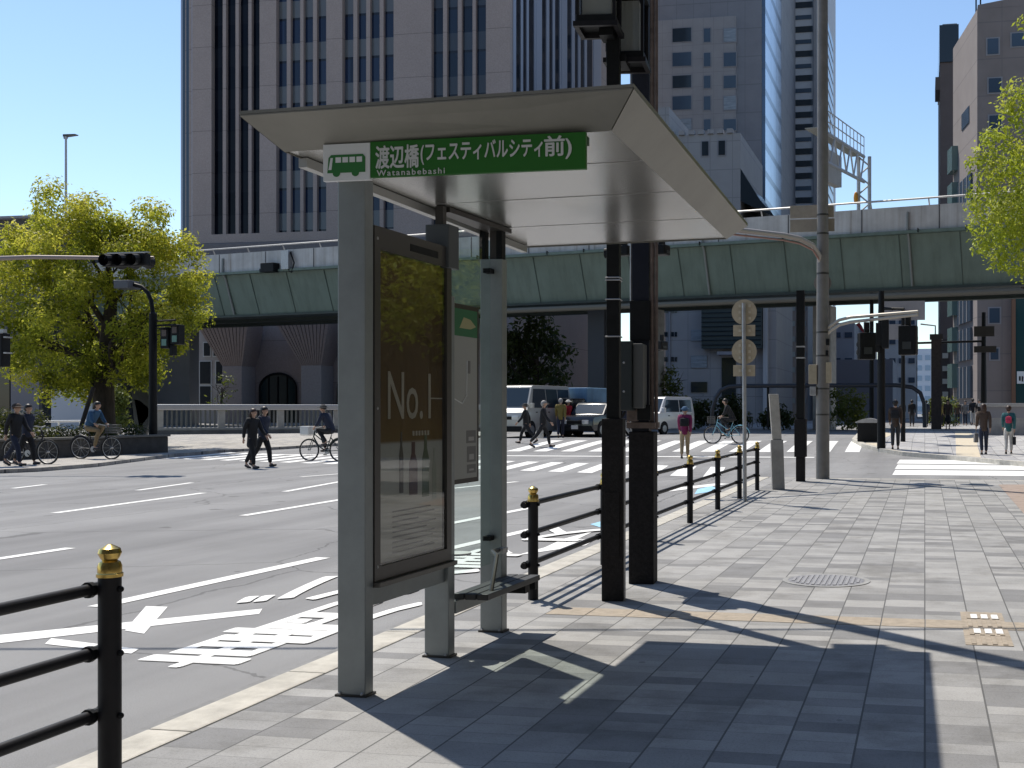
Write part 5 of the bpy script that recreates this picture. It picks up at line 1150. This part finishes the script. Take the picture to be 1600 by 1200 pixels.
def dress(t, H, J, top, legs, hair='short', coat=0., hairm=None, sleeves=True, skirt=False, shoes=None):
    V, E, ix = [], [], {}
    def add(k, p, r, par=None):
        V.append((p[0], p[1], p[2], r * H)); ix[k] = len(V) - 1
        if par: E.append((ix[par], ix[k]))
    add('pel', J['pel'], .046); add('waist', J['waist'], .046, 'pel'); add('chest', J['chest'], .060, 'waist'); add('neck', J['neck'], .032, 'chest'); add('nk2', J['neck'].lerp(J['head'], .45), .030, 'neck')
    hd = (J['head'] - J['neck']).normalized()
    add('jaw', J['head'] - hd * .035 * H + Vector((0, .008 * H, 0)), .040, 'nk2'); add('cran', J['head'] + hd * .012 * H, .050, 'jaw'); add('top', J['head'] + hd * .048 * H, .032, 'cran')
    add('nose', J['head'] + Vector((0, .066 * H, -.012 * H)), .008, 'cran')
    for s, g_ in (('r', 1), ('l', -1)):
        add('ear' + s, J['head'] + Vector((g_ * .054 * H, -.004 * H, -.008 * H)), .008, 'cran')
        add('hip' + s, J['hip' + s], .034, 'pel'); add('kn' + s, J['kn' + s], .028, 'hip' + s); add('an' + s, J['an' + s], .019, 'kn' + s); add('toe' + s, J['toe' + s], .015, 'an' + s)
        add('sh' + s, J['sh' + s], .030, 'chest'); add('el' + s, J['el' + s], .022, 'sh' + s); add('wr' + s, J['wr' + s], .014, 'el' + s)
        d = (J['wr' + s] - J['el' + s]).normalized(); pm = J['wr' + s] + d * .035 * H; add('pm' + s, pm, .017, 'wr' + s)
        fy = Vector((0, 1, 0)); fy = (fy - d * fy.dot(d)).normalized()
        for f in range(4):
            b = pm + d * .022 * H + fy * (f - 1.5) * .0105 * H; add(f'f{f}{s}', b, .0055, 'pm' + s)
            add(f'g{f}{s}', b + d * (.026, .032, .030, .022)[f] * H - Vector((g_ * .010 * H, 0, 0)), .0048, f'f{f}{s}')
        add('th' + s, pm - d * .012 * H + fy * .022 * H, .006, 'pm' + s); add('tj' + s, pm + d * .012 * H + fy * .031 * H - Vector((g_ * .008 * H, 0, 0)), .005, 'th' + s)
    skin('body', V, E, M_SKIN, t)
    # jacket
    V, E, ix = [], [], {}
    add('chest', J['chest'], .082); add('waist', J['waist'], .074, 'chest'); add('hem', J['pel'] + Vector((0, 0, -.04 * H)), .086, 'waist'); add('hem2', J['pel'] + Vector((0, 0, -.085 * H)), .084, 'hem')
    if coat: add('tail', J['pel'] + Vector((0, -.01 * H, -.05 * H - coat * H)), .080 + coat * .12, 'hem2')
    add('col', J['neck'] - Vector((0, 0, .005 * H)), .045, 'chest')
    for s in 'rl':
        add('sh' + s, J['sh' + s], .047, 'chest'); add('el' + s, J['el' + s], .034, 'sh' + s)
        if sleeves: add('wr' + s, J['wr' + s], .026, 'el' + s)
    skin('jacket', V, E, top, t)
    V, E, ix = [], [], {}
    add('pel', J['pel'] + Vector((0, 0, .03 * H)), .072); add('cr', J['pel'] + Vector((0, 0, -.02 * H)), .074, 'pel')
    if skirt: add('sk', J['pel'] + Vector((0, .01 * H, -.14 * H)), .10, 'pel'); add('sk2', J['pel'] + Vector((0, .0, -.36 * H)), .125, 'sk')
    else:
        for s in 'rl': add('hip' + s, J['hip' + s] - Vector((0, 0, .03 * H)), .057, 'cr'); add('kn' + s, J['kn' + s], .043, 'hip' + s); add('an' + s, J['an' + s] + Vector((0, 0, .01 * H)), .034, 'kn' + s)
    skin('skirt' if skirt else 'trousers', V, E, legs, t)
    for s in 'rl':
        h = J['an' + s] + Vector((0, -.02 * H, -.025 * H)); skin('shoe', [(*h, .026 * H), (*h.lerp(J['toe' + s], .55), .026 * H), (*(J['toe' + s] + Vector((0, .01 * H, .004 * H))), .019 * H)], [(0, 1), (1, 2)], shoes or K['shoe'], t)
    hm = hairm or M_HAIR; hc = J['head'] + Vector((0, -.010 * H, .012 * H)); k = MB()
    k.ell(hc, .058 * H, .064 * H, .062 * H, 16, 9, -.15, Matrix.Rotation(R(-18), 3, 'X').inverted())
    if hair == 'long': k.ell(hc + Vector((0, -.030 * H, -.055 * H)), .058 * H, .038 * H, .105 * H, 14, 9)
    if hair == 'short': k.ell(hc + Vector((0, -.018 * H, -.018 * H)), .053 * H, .046 * H, .05 * H, 14, 8)
    k.build('hair', hm, t, smooth=True)
    if hair in ('hat', 'cap'):
        k = MB(); k.ell(hc + Vector((0, 0, .016 * H)), .064 * H, .07 * H, .052 * H, 16, 6, 0.); k.lathe([(.062 * H, 0), (.10 * H, -.008 * H), (.10 * H, -.002 * H), (.062 * H, .006 * H)], hc + Vector((0, .01 * H, .016 * H)), 18); k.build('hat', hairm or K['pale'], t, smooth=True)
PEOPLE = 'people crossing and walking at the junction'
def person(label, px, py, face, H, a, top, legs, off=0., **kw):
    p = rp(px, py, off); t = thing('person', label, 'person', p, R(face), kw.pop('group', PEOPLE)); arm = kw.pop('arm', 24); lean = kw.pop('lean', 3); over = kw.pop('over', None)
    J = joints(H, a, arm, lean)
    if over:
        for k, v in over.items(): J[k] = Vector(v) * H
    dress(t, H, J, K[top], K[legs], **kw); return t, J
def backpack(t, J, H, m, label, w=.085, h=.14):
    c = J['chest'] + Vector((0, -.105 * H, -.035 * H)); o = MB().box(-w * H, w * H, -.05 * H, .045 * H, -h * H * .6, h * H * .55).build('backpack', m, None, .03 * H, True)
    o.location = t.matrix_basis @ c; o.rotation_euler = t.rotation_euler; tag(o, label, 'backpack')
    k = MB()
    for s in (-1, 1): k.tube([(s * .05 * H, .04 * H, .06 * H), (s * .06 * H, .10 * H, .085 * H), (s * .06 * H, .19 * H, .05 * H), (s * .065 * H, .19 * H, -.03 * H), (s * .055 * H, .06 * H, -.07 * H)], .008 * H, 6)
    for i, s in enumerate((-1, 1)): pass
    k.bm.free(); MB().box(-w * .7 * H, w * .7 * H, -.062 * H, -.05 * H, -h * .5 * H, -.0 * H).build('front_pocket', m, o, .008)
    MB().tube([(-.02 * H, 0, h * .55 * H), (0, 0, h * .55 * H + .02 * H), (.02 * H, 0, h * .55 * H)], .005 * H, 6).build('loop', m, o)
def bag(t, J, H, s, m, label, w=.24, h=.22, d=.09, name='hand_bag'):
    c = J['wr' + s] + (J['wr' + s] - J['el' + s]).normalized() * .075 * H
    o = MB().box(-d / 2, d / 2, -w / 2, w / 2, -h - .12, -.12).build(name, m, None, .015, True); o.location = t.matrix_basis @ c; o.rotation_euler = t.rotation_euler; tag(o, label, 'bag')
    MB().tube([(0, -w * .3, -.12), (0, -w * .22, -.02), (0, 0, .01), (0, w * .22, -.02), (0, w * .3, -.12)], .008, 6).build('handle', m, o)
L_, Rt, AW, TO = 90, -90, 0, 180
# left pair crossing
t, J = person('long haired person in a long dark coat, nearer of the pair crossing on the left', 394, 732, Rt - 12, 1.62, 17, 'black', 'black', coat=.16, hair='long', hairm=mat('brown hair', (.045, .022, .014), .5))
t, J = person('short haired person in a navy jacket, farther of the pair crossing on the left', 411, 729, Rt - 6, 1.68, -20, 'navy', 'black', over=None)
# two by the left edge beside a bicycle
person('person in a brown cap walking at the left edge before the bicycle', 24, 728, Rt, 1.66, 24, 'black', 'navy', hair='cap', hairm=K['brown'], off=.1)
person('person in a black jacket walking close behind the capped walker at the left edge', 42, 726, Rt, 1.64, -18, 'navy', 'black', .1)
# by the vans
person('person in black striding left in front of the beige van', 822, 693, L_ + 8, 1.60, 30, 'black', 'black', hair='cap', hairm=K['black'])
t, J = person('tall person in a black suit striding beside the beige van, pale hair', 848, 699, L_ - 170, 1.78, -26, 'black', 'black', hairm=M_HAIRG)
bag(t, J, 1.78, 'l', K['white'], 'white shopping bag held by the tall person in a black suit', .26, .28, .1, 'shopping_bag')
person('person in an olive yellow top behind the striding pair by the vans', 876, 684, AW + 15, 1.72, 14, 'olive', 'navy', hairm=M_HAIRG)
person('person in a bright red jacket beside the blue truck', 887, 682, AW - 20, 1.66, 12, 'red', 'navy', hair='hat', hairm=K['white'])
person('person in a dark top and cream trousers half hidden between the two dark posts', 975, 685, L_, 1.66, 18, 'navy', 'pale')
t, J = person('person in a plum jacket, beige trousers and blue cap walking away over the crossing', 1070, 716, AW + 8, 1.66, 10, 'plum', 'beige', hair='cap', hairm=K['blue']); backpack(t, J, 1.66, K['black'], 'black backpack on the person in the plum jacket')
# far pavement crowd
t, J = person('person in grey trousers with a dark backpack standing right of the signal mast', 1399, 702, AW, 1.68, 7, 'brown', 'char', .11); backpack(t, J, 1.68, K['black'], 'dark backpack on the person in grey trousers by the signal mast')
person('person in black walking away behind the person in grey trousers', 1425, 666.5, AW, 1.72, 12, 'black', 'char', .11)
person('person in a dark jacket in the middle of the far crowd', 1455, 664.5, AW, 1.66, 10, 'black', 'black', .11)
person('person with a long brown coat and black skirt walking on the far pavement', 1481, 671, TO, 1.66, 12, 'brown', 'black', .11, hair='long', skirt=True)
person('person in a brown jacket right beside the long brown coat', 1496, 664.5, TO, 1.70, 14, 'brown', 'black', .11)
person('tall person in a black jacket with a white bag left of the long haired person', 1520, 664, AW, 1.86, 10, 'black', 'pale', .11)
for px_, py_, lab, top_, leg_, hh, a_ in ((1410, 664.5, 'person in charcoal clothes beside the slim mast on the far pavement', 'char', 'black', 1.68, 9), (1470, 667.5, 'person in an olive top at the front of the far crowd', 'olive', 'black', 1.62, -12), (1508, 664.5, 'person in a grey top at the right of the far crowd', 'grey', 'navy', 1.7, 10), (1447, 666.5, 'person in navy clothes under the bend of the pipe frame', 'navy', 'char', 1.7, -9), (1530, 665.5, 'person in black partly behind the sign mast', 'black', 'black', 1.74, 8)):
    person(lab, px_, py_, TO if a_ > 0 else AW, hh, a_, top_, leg_, .11)
t, J = person('long haired person in wide black trousers carrying bags on the far pavement', 1537, 710, AW + 6, 1.62, 8, 'brown', 'navy', .11, hair='long', hairm=mat('brown hair', (.03, .016, .012), .5)); bag(t, J, 1.62, 'l', K['grey'], 'grey bag in the left hand of the long haired person in wide trousers', .3, .3, .12)
t, J = person('person in a teal jacket and pale trousers at the right edge of the far pavement', 1576, 709, AW - 4, 1.55, 9, 'teal', 'white', .11, hairm=mat('brown hair', (.03, .016, .012), .5)); backpack(t, J, 1.55, K['pink'], 'bright pink backpack on the person in the teal jacket', .06, .12); bag(t, J, 1.55, 'r', K['black'], 'black square bag hanging from the right hand of the person in teal', .26, .26, .1)

# ================================================================ BICYCLES
def bicycle(label, loc, yaw, colr, basket=True, small=1., group='bicycles'):
    t = thing('bicycle', label, 'bicycle', loc, yaw, group); r = .33; mf = mat('bike ' + str(colr), colr, .4, .2)
    for y in (-.52, .53):
        wv = bpy.data.objects.new('wheel', None); wv.location = (0, y, r); wv.parent = t; COL.objects.link(wv)
        MB().tube([(0, r * math.cos(a), r * math.sin(a)) for a in [2 * math.pi * k / 28 for k in range(29)]], .021, 7, False).build('tyre', M_RUBBER, wv, smooth=True)
        MB().tube([(0, (r - .028) * math.cos(a), (r - .028) * math.sin(a)) for a in [2 * math.pi * k / 28 for k in range(29)]], .009, 5, False).build('rim', M_STEEL, wv, smooth=True)
        k = MB(); k.tube([(-.05, 0, 0), (.05, 0, 0)], .025, 8)
        for i in range(12):
            a = math.pi * i / 6; k.tube([(.02 * (-1) ** i, 0, 0), (0, (r - .03) * math.cos(a), (r - .03) * math.sin(a))], .0028, 4)
        k.build('spokes', M_STEEL, wv)
    bb = (0, -.06, .29); st = (0, -.24, .78); hd = (0, .36, .80); rw = (0, -.52, r); fw = (0, .53, r)
    k = MB(); k.tube([bb, st], .017, 8); k.tube([(0, .37, .72), (0, .2, .45), bb], .021, 8); k.tube([(0, .355, .82), (0, -.02, .55), (0, -.18, .6)], .017, 8)
    for s in (-1, 1): k.tube([(s * .012, -.08, .29), (s * .05, -.52, r)], .010, 6); k.tube([(s * .012, -.22, .72), (s * .05, -.52, r)], .009, 6)
    k.build('frame', mf, t, smooth=True)
    k = MB(); k.tube([(0, .33, .92), (0, .38, .72)], .02, 8)
    for s in (-1, 1): k.tube([(s * .045, .38, .70), (s * .05, .53, r)], .012, 6)
    k.build('fork', mf, t)
    k = MB(); k.tube([(-.27, .18, 1.02), (-.2, .28, 1.03), (0, .33, 1.0), (.2, .28, 1.03), (.27, .18, 1.02)], .012, 8); k.tube([(0, .33, .92), (0, .33, 1.0)], .014, 8); k.build('handlebar', M_STEEL, t)
    MB().prism([(-.09, -.38, .88), (.09, -.38, .88), (.07, -.25, .89), (.025, -.1, .88), (-.025, -.1, .88), (-.07, -.25, .89)], (0, 0, .045)).build('saddle', M_RUBBER, t, .01); tb('seat_post', M_STEEL, t, [(0, -.24, .76), (0, -.27, .89)], .013, 8)
    k = MB(); k.lathe([(.09, -.004), (.09, .004)], (.05, bb[1], bb[2]), 18, Matrix.Rotation(R(90), 3, 'Y')); k.build('chain_ring', M_STEEL, t)
    for s in (-1, 1): MB().tube([(s * .06, bb[1], bb[2]), (s * .075, bb[1] + s * .12, bb[2] - s * .10)], .009, 6).box(s * .075 - .0 if s > 0 else -.175, .175 if s > 0 else -.075, bb[1] + s * .12 - .035, bb[1] + s * .12 + .035, bb[2] - s * .10 - .012, bb[2] - s * .10 + .012).build('crank', M_BLACK, t)
    MB().tube([(0, -.52 + (r + .04) * math.cos(a), r + (r + .04) * math.sin(a)) for a in [R(20 + 15 * i) for i in range(11)]], .022, 6).build('mudguard', mf, t)
    if basket:
        k = MB(); z0, z1 = .78, 1.02
        for z in (z0, .86, .94, z1): k.tube([(-.16, .44, z), (.16, .44, z), (.18, .72, z), (-.18, .72, z), (-.16, .44, z)], .006, 5)
        for i in range(7):
            for yy in (.44, .72): k.tube([(-.16 + i * .053, yy, z0), (-.16 + i * .053, yy, z1)], .005, 4)
        for i in range(1, 6):
            for s in (-1, 1): k.tube([(s * .165, .44 + i * .047, z0), (s * .165, .44 + i * .047, z1)], .005, 4)
        k.build('basket', mat('basket ' + ('pale' if basket == 2 else 'wire'), (.6, .6, .58) if basket == 2 else (.10, .10, .10), .5), t)
    return t
def rider(label, bk, H, top, legs, **kw):
    t = thing('person', label, 'person', bk.location, bk.rotation_euler.z, 'cyclists'); J = joints(H, 0.0)
    J['pel'] = Vector((0, -.25, .99)); J['waist'] = Vector((0, -.18, 1.12)); J['chest'] = Vector((0, -.06, 1.31)); J['neck'] = Vector((0, .02, 1.45)); J['head'] = Vector((0, .06, 1.60))
    for s, g_, kn, an in (('r', 1, (.09, .17, .86), (.12, .04, .36)), ('l', -1, (-.09, .20, .98), (-.12, -.14, .56))):
        J['hip' + s] = Vector((g_ * .085, -.22, .95)); J['kn' + s] = Vector(kn); J['an' + s] = Vector(an); J['toe' + s] = Vector(an) + Vector((0, .17, -.07))
        J['sh' + s] = Vector((g_ * .175, -.02, 1.41)); J['el' + s] = Vector((g_ * .26, .05, 1.16)); J['wr' + s] = Vector((g_ * .25, .15, 1.06))
    dress(t, H, J, K[top], K[legs], **kw); return t
b1 = bicycle('dark city bicycle with a white front basket ridden left past the shelter column', rp(507, 720), R(L_ - 4), (.02, .04, .04), 2); rider('cyclist in black with a cap just left of the shelter column', b1, 1.66, 'navy', 'black', hair='cap', hairm=K['char'])
MB_b = tag(bx('cargo_box', mat('white box', (.66, .67, .66), .5), None, -.2, .2, -.15, .15, 0, .26, .02), 'white box in the front basket of the ridden bicycle', 'box'); MB_b.location = b1.matrix_basis @ Vector((0, .58, .80)); MB_b.rotation_euler = b1.rotation_euler
bicycle('silver wheeled bicycle being passed by two walkers at the left edge', rp(48, 725, .1), R(Rt), (.04, .04, .045), False)
b3_ = bicycle('bicycle in the tree shade before the planter wall', rp(150, 717, .1), R(Rt), (.03, .03, .035), True); rider('cyclist in blue with beige trousers in the tree shade before the planter', b3_, 1.66, 'blue', 'tan')
b4_ = bicycle('light blue bicycle with a front basket crossing behind the thin sign pole', rp(1135, 693), R(L_ + 5), (.22, .48, .60), True); rider('cyclist in black on the light blue bicycle', b4_, 1.62, 'black', 'black', hair='short')
for i, (px, py, yw, c, lab) in enumerate(((1096, 668, 10, (.03, .03, .03), 'black parked bicycle next to the white minivan'), (1112, 668, -14, (.2, .2, .2), 'grey parked bicycle in the row left of the pipe frame'), (1172, 668, 20, (.03, .04, .06), 'navy parked bicycle right behind the thin sign pole'), (1188, 667, -8, (.15, .15, .16), 'grey parked bicycle between the sign pole and the concrete stump'), (1204, 667, 14, (.02, .02, .02), 'black parked bicycle just left of the concrete stump'), (1232, 667, 0, (.05, .05, .05), 'dark parked bicycle seen between stump and black post'))):
    bicycle(lab, rp(px, py), R(yw), c, i % 2 == 0, group='bicycles parked beyond the crossing')

# ================================================================ VEHICLES
def vehicle(name, label, cat, loc, yaw, Ln, Wd, H, belt, hood, paint, wheel_r=.3, hoodl=.5, wsl=.55, rear=.12, glass=None, dark_low=True, rooft=.86):
    """local +y is the front; side profile with a waistline, tapering in above it"""
    t = thing(name, label, cat, loc, yaw); f, b = Ln / 2, -Ln / 2; zb = .26; hw_ = Wd / 2
    hx_ = lambda z: hw_ * (1 if z <= belt else 1 - (1 - rooft) * (z - belt) / (H - belt))
    lower = [(f - .10, zb), (f, zb + .16), (f - .02, hood - .18), (f - .10, hood), (f - hoodl, belt), (b + .02, belt), (b, zb + .15), (b + .10, zb)]
    upper = [(f - hoodl, belt), (f - hoodl - wsl, H - .06), (f - hoodl - wsl - .16, H), (b + rear + .12, H), (b + rear, H - .07), (b + .02, belt)]
    m = MB()
    for pr in (lower, upper):
        Lf = [m.bm.verts.new((-hx_(z), y, z)) for y, z in pr]; Rg = [m.bm.verts.new((hx_(z), y, z)) for y, z in pr]; n = len(pr)
        m.bm.faces.new(Lf); m.bm.faces.new(Rg[::-1])
        for i in range(n):
            j = (i + 1) % n
            if pr is lower and i == 4: continue
            if pr is upper and i == n - 1: continue
            m.bm.faces.new([Lf[i], Lf[j], Rg[j], Rg[i]])
    bmesh.ops.remove_doubles(m.bm, verts=m.bm.verts, dist=.001)
    m.build('body', paint, t, .045, True)
    G = glass or mat('car glass', (.03, .045, .06), .06)
    nrm = Vector((0, H - .06 - belt, wsl)).normalized(); up = Vector((0, -wsl, H - .06 - belt)).normalized(); l = math.hypot(wsl, H - .06 - belt)
    c0 = Vector((0, f - hoodl, belt)); q = []
    for sx, tt in ((-1, .10), (1, .10), (1, .93), (-1, .93)):
        p = c0 + up * l * tt + nrm * .012; p.x = sx * (hx_(p.z) - .09); q.append(p)
    MB().prism(q, nrm * -.008).build('windscreen', G, t)
    for s in (-1, 1):
        y0, y1 = b + rear + .14, f - hoodl - wsl - .05; zs, ze = belt + .05, H - .16; k = 3 if Ln > 3.8 else 2
        for i in range(k):
            a, c = y0 + (y1 - y0) * i / k + .03, y0 + (y1 - y0) * (i + 1) / k - .03
            top = [(s * (hx_(ze) + .008), a, ze), (s * (hx_(ze) + .008), c, ze), (s * (hx_(zs) + .008), c + (.30 if i == k - 1 else 0), zs), (s * (hx_(zs) + .008), a, zs)]
            MB().prism(top, (-s * .006, 0, 0)).build('side_window', G, t)
            MB().tube([(s * (hw_ + .004), a, zb + .2), (s * (hw_ + .004), a, belt - .02)], .006, 4).build('door_gap', M_BLACK, t)
            bx('door_handle', M_BLACK, t, s * hw_ + (0 if s > 0 else -.02), s * hw_ + (.02 if s > 0 else 0), c - .2, c - .06, belt - .16, belt - .12)
        for y in (f - .78, b + .72):
            wv = MB().lathe([(wheel_r, -.1), (wheel_r, .1)], (s * (hw_ - .08), y, wheel_r), 22, Matrix.Rotation(R(90), 3, 'Y')).build('wheel', M_RUBBER, t)
            MB().lathe([(wheel_r * .62, -.012), (wheel_r * .62, .012), (wheel_r * .2, .02)], (s * (hw_ + .022), y, wheel_r), 18, Matrix.Rotation(R(90 * s), 3, 'Y')).build('rim', M_STEEL, wv)
            MB().lathe([(wheel_r + .06, -.01), (wheel_r + .06, .012)], (s * (hw_ - .008), y, wheel_r + .03), 22, Matrix.Rotation(R(90), 3, 'Y')).build('wheel_arch', M_BLACK, wv)
        hl = bx('headlight', mat('headlight glass', (.75, .78, .8), .1, .3), t, s * (hw_ - .36) - .13, s * (hw_ - .36) + .29 * .7, f - .10, f + .012, hood - .34, hood - .16, .03)
        bx('mirror', paint, t, s * (hw_ + .02) + (0 if s > 0 else -.2), s * (hw_ + .02) + (.2 if s > 0 else 0), f - hoodl - .22, f - hoodl - .08, belt + .02, belt + .26, .03)
        bx('tail_light', mat('tail red', (.35, .01, .01), .3), t, s * (hw_ - .2) - .08, s * (hw_ - .2) + .08, b - .012, b + .05, belt - .5, belt - .1, .02)
    bx('grille', M_BLACK, t, -hw_ * .5, hw_ * .5, f - .03, f + .008, hood - .33, hood - .19, .01)
    bp_ = bx('bumper', M_BLACK if dark_low else paint, t, -hw_ + .06, hw_ - .06, f - .06, f + .03, zb + .02, zb + .25, .03)
    bx('number_plate', mat('plate white', (.72, .72, .70), .5), bp_, -.17, .17, f + .031, f + .042, zb + .10, zb + .27)
    return t
M_VANP = mat('warm silver van paint', (.50, .49, .45), .3, .1, coat=.5); M_WH = mat('white car paint', (.72, .73, .73), .28, 0, coat=.6); M_DKP = mat('dark car paint', (.02, .022, .026), .25, .1, coat=.6)
def spot(px, zc): p = W(px, 665, zc); p.z = gz(p.y); return p
vehicle('van', 'beige high roofed van waiting behind the crossing, seen from the front', 'van', spot(828, 52), R(172), 4.9, 1.9, 2.3, 1.25, 1.12, M_VANP, .33, .42, .62, .1)
vehicle('car', 'dark car with bright headlights partly hidden by the lamp post', 'car', spot(936, 53), R(168), 4.5, 1.8, 1.55, .98, .92, M_DKP, .32, 1.0, .62, .35)
vehicle('minivan', 'small white minivan right of the navy signal post', 'van', spot(1036, 58), R(158), 3.5, 1.5, 1.86, 1.05, 1.0, M_WH, .28, .42, .55, .10, None, False)
# light truck with a blue tarpaulin load
t = thing('truck', 'truck with a pale blue cargo cover between the red jacket and the lamp post', 'truck', spot(902, 55), R(170))
cab = bx('cab', M_DKP, t, -.9, .9, .9, 2.3, .45, 1.75, .08); MB().prism([(-.8, 2.31, 1.1), (.8, 2.31, 1.1), (.75, 2.31, 1.68), (-.75, 2.31, 1.68)], (0, .01, 0)).build('windscreen', M_GLASSD, cab)
bx('cargo_cover', mat('blue tarpaulin', (.16, .30, .45), .6, noise=.2, scale=2), t, -.95, .95, -2.4, .85, .75, 2.25, .06); bx('chassis', M_BLACK, t, -.8, .8, -2.4, 2.2, .35, .74)
for s in (-1, 1):
    for y in (1.5, -1.4): MB().lathe([(.36, -.12), (.36, .12)], (s * .82, y, .36), 20, Matrix.Rotation(R(90), 3, 'Y')).build('wheel', M_RUBBER, t)
    bx('headlight', M_WHITE, t, s * .6 - .14, s * .6 + .14, 2.28, 2.32, .62, .80, .02)
# off frame on the right: the corner block and tree that the poster glass mirrors
ob = thing('corner_block', 'brown corner block facing the side street, mirrored in the poster glass', 'building', (9.5, 31.5, 0))
bx('wall', mat('warm brown wall', (.15, .10, .055), .8, noise=.15, scale=.4), ob, 0, 14, 0, 24, 0, 26)
for i in range(6):
    for j in range(5): bx('window', M_GLASSD, ob, -.06, .02, 1.2 + i * 3.8, 3.4 + i * 3.8, 4.2 + j * 3.6, 6.2 + j * 3.6)

cb = tag(tb('overhead_cable', M_BLACK, None, [(-40 - 3, 7.9 - 8 + 2.73, 6.5), (-20 - 3, 7.9 - 4 + 2.73, 6.42), (-3, 7.9 + 2.73, 6.38), (12, 7.9 + 3 + 2.73, 6.5)], .024, 8), 'overhead cable that throws the thin straight shadow across road and pavement', 'cable')

rb_ = thing('side_sky_blocker', 'dark glazed block along the near pavement, added out of view to block sky light', 'building', (13, -40, 0))  # unseen block added to shut out sky light and deepen the shadows
bx('wall', mat('dark facade', (.06, .055, .05), .5, noise=.1, scale=.5), rb_, 0, 14, 0, 62, 0, 34)
for i in range(9): bx('window_band', M_GLASSD, rb_, -.06, .02, 1, 61, 3.2 + i * 3.6, 5.2 + i * 3.6)

rt_ = thing('rear_sky_blocker', 'dark glazed tower behind the viewpoint, added unseen to block sky light', 'building', (-45, -62, 0))  # tower added behind the camera to dim the sky fill in shadows
bx('wall', mat('dark rear facade', (.045, .043, .042), .5, noise=.1, scale=.5), rt_, 0, 80, 0, 36, 0, 62)
for i in range(15): bx('window_band', M_GLASSD, rt_, 1, 79, 35.98, 36.06, 3.2 + i * 3.8, 5.4 + i * 3.8)
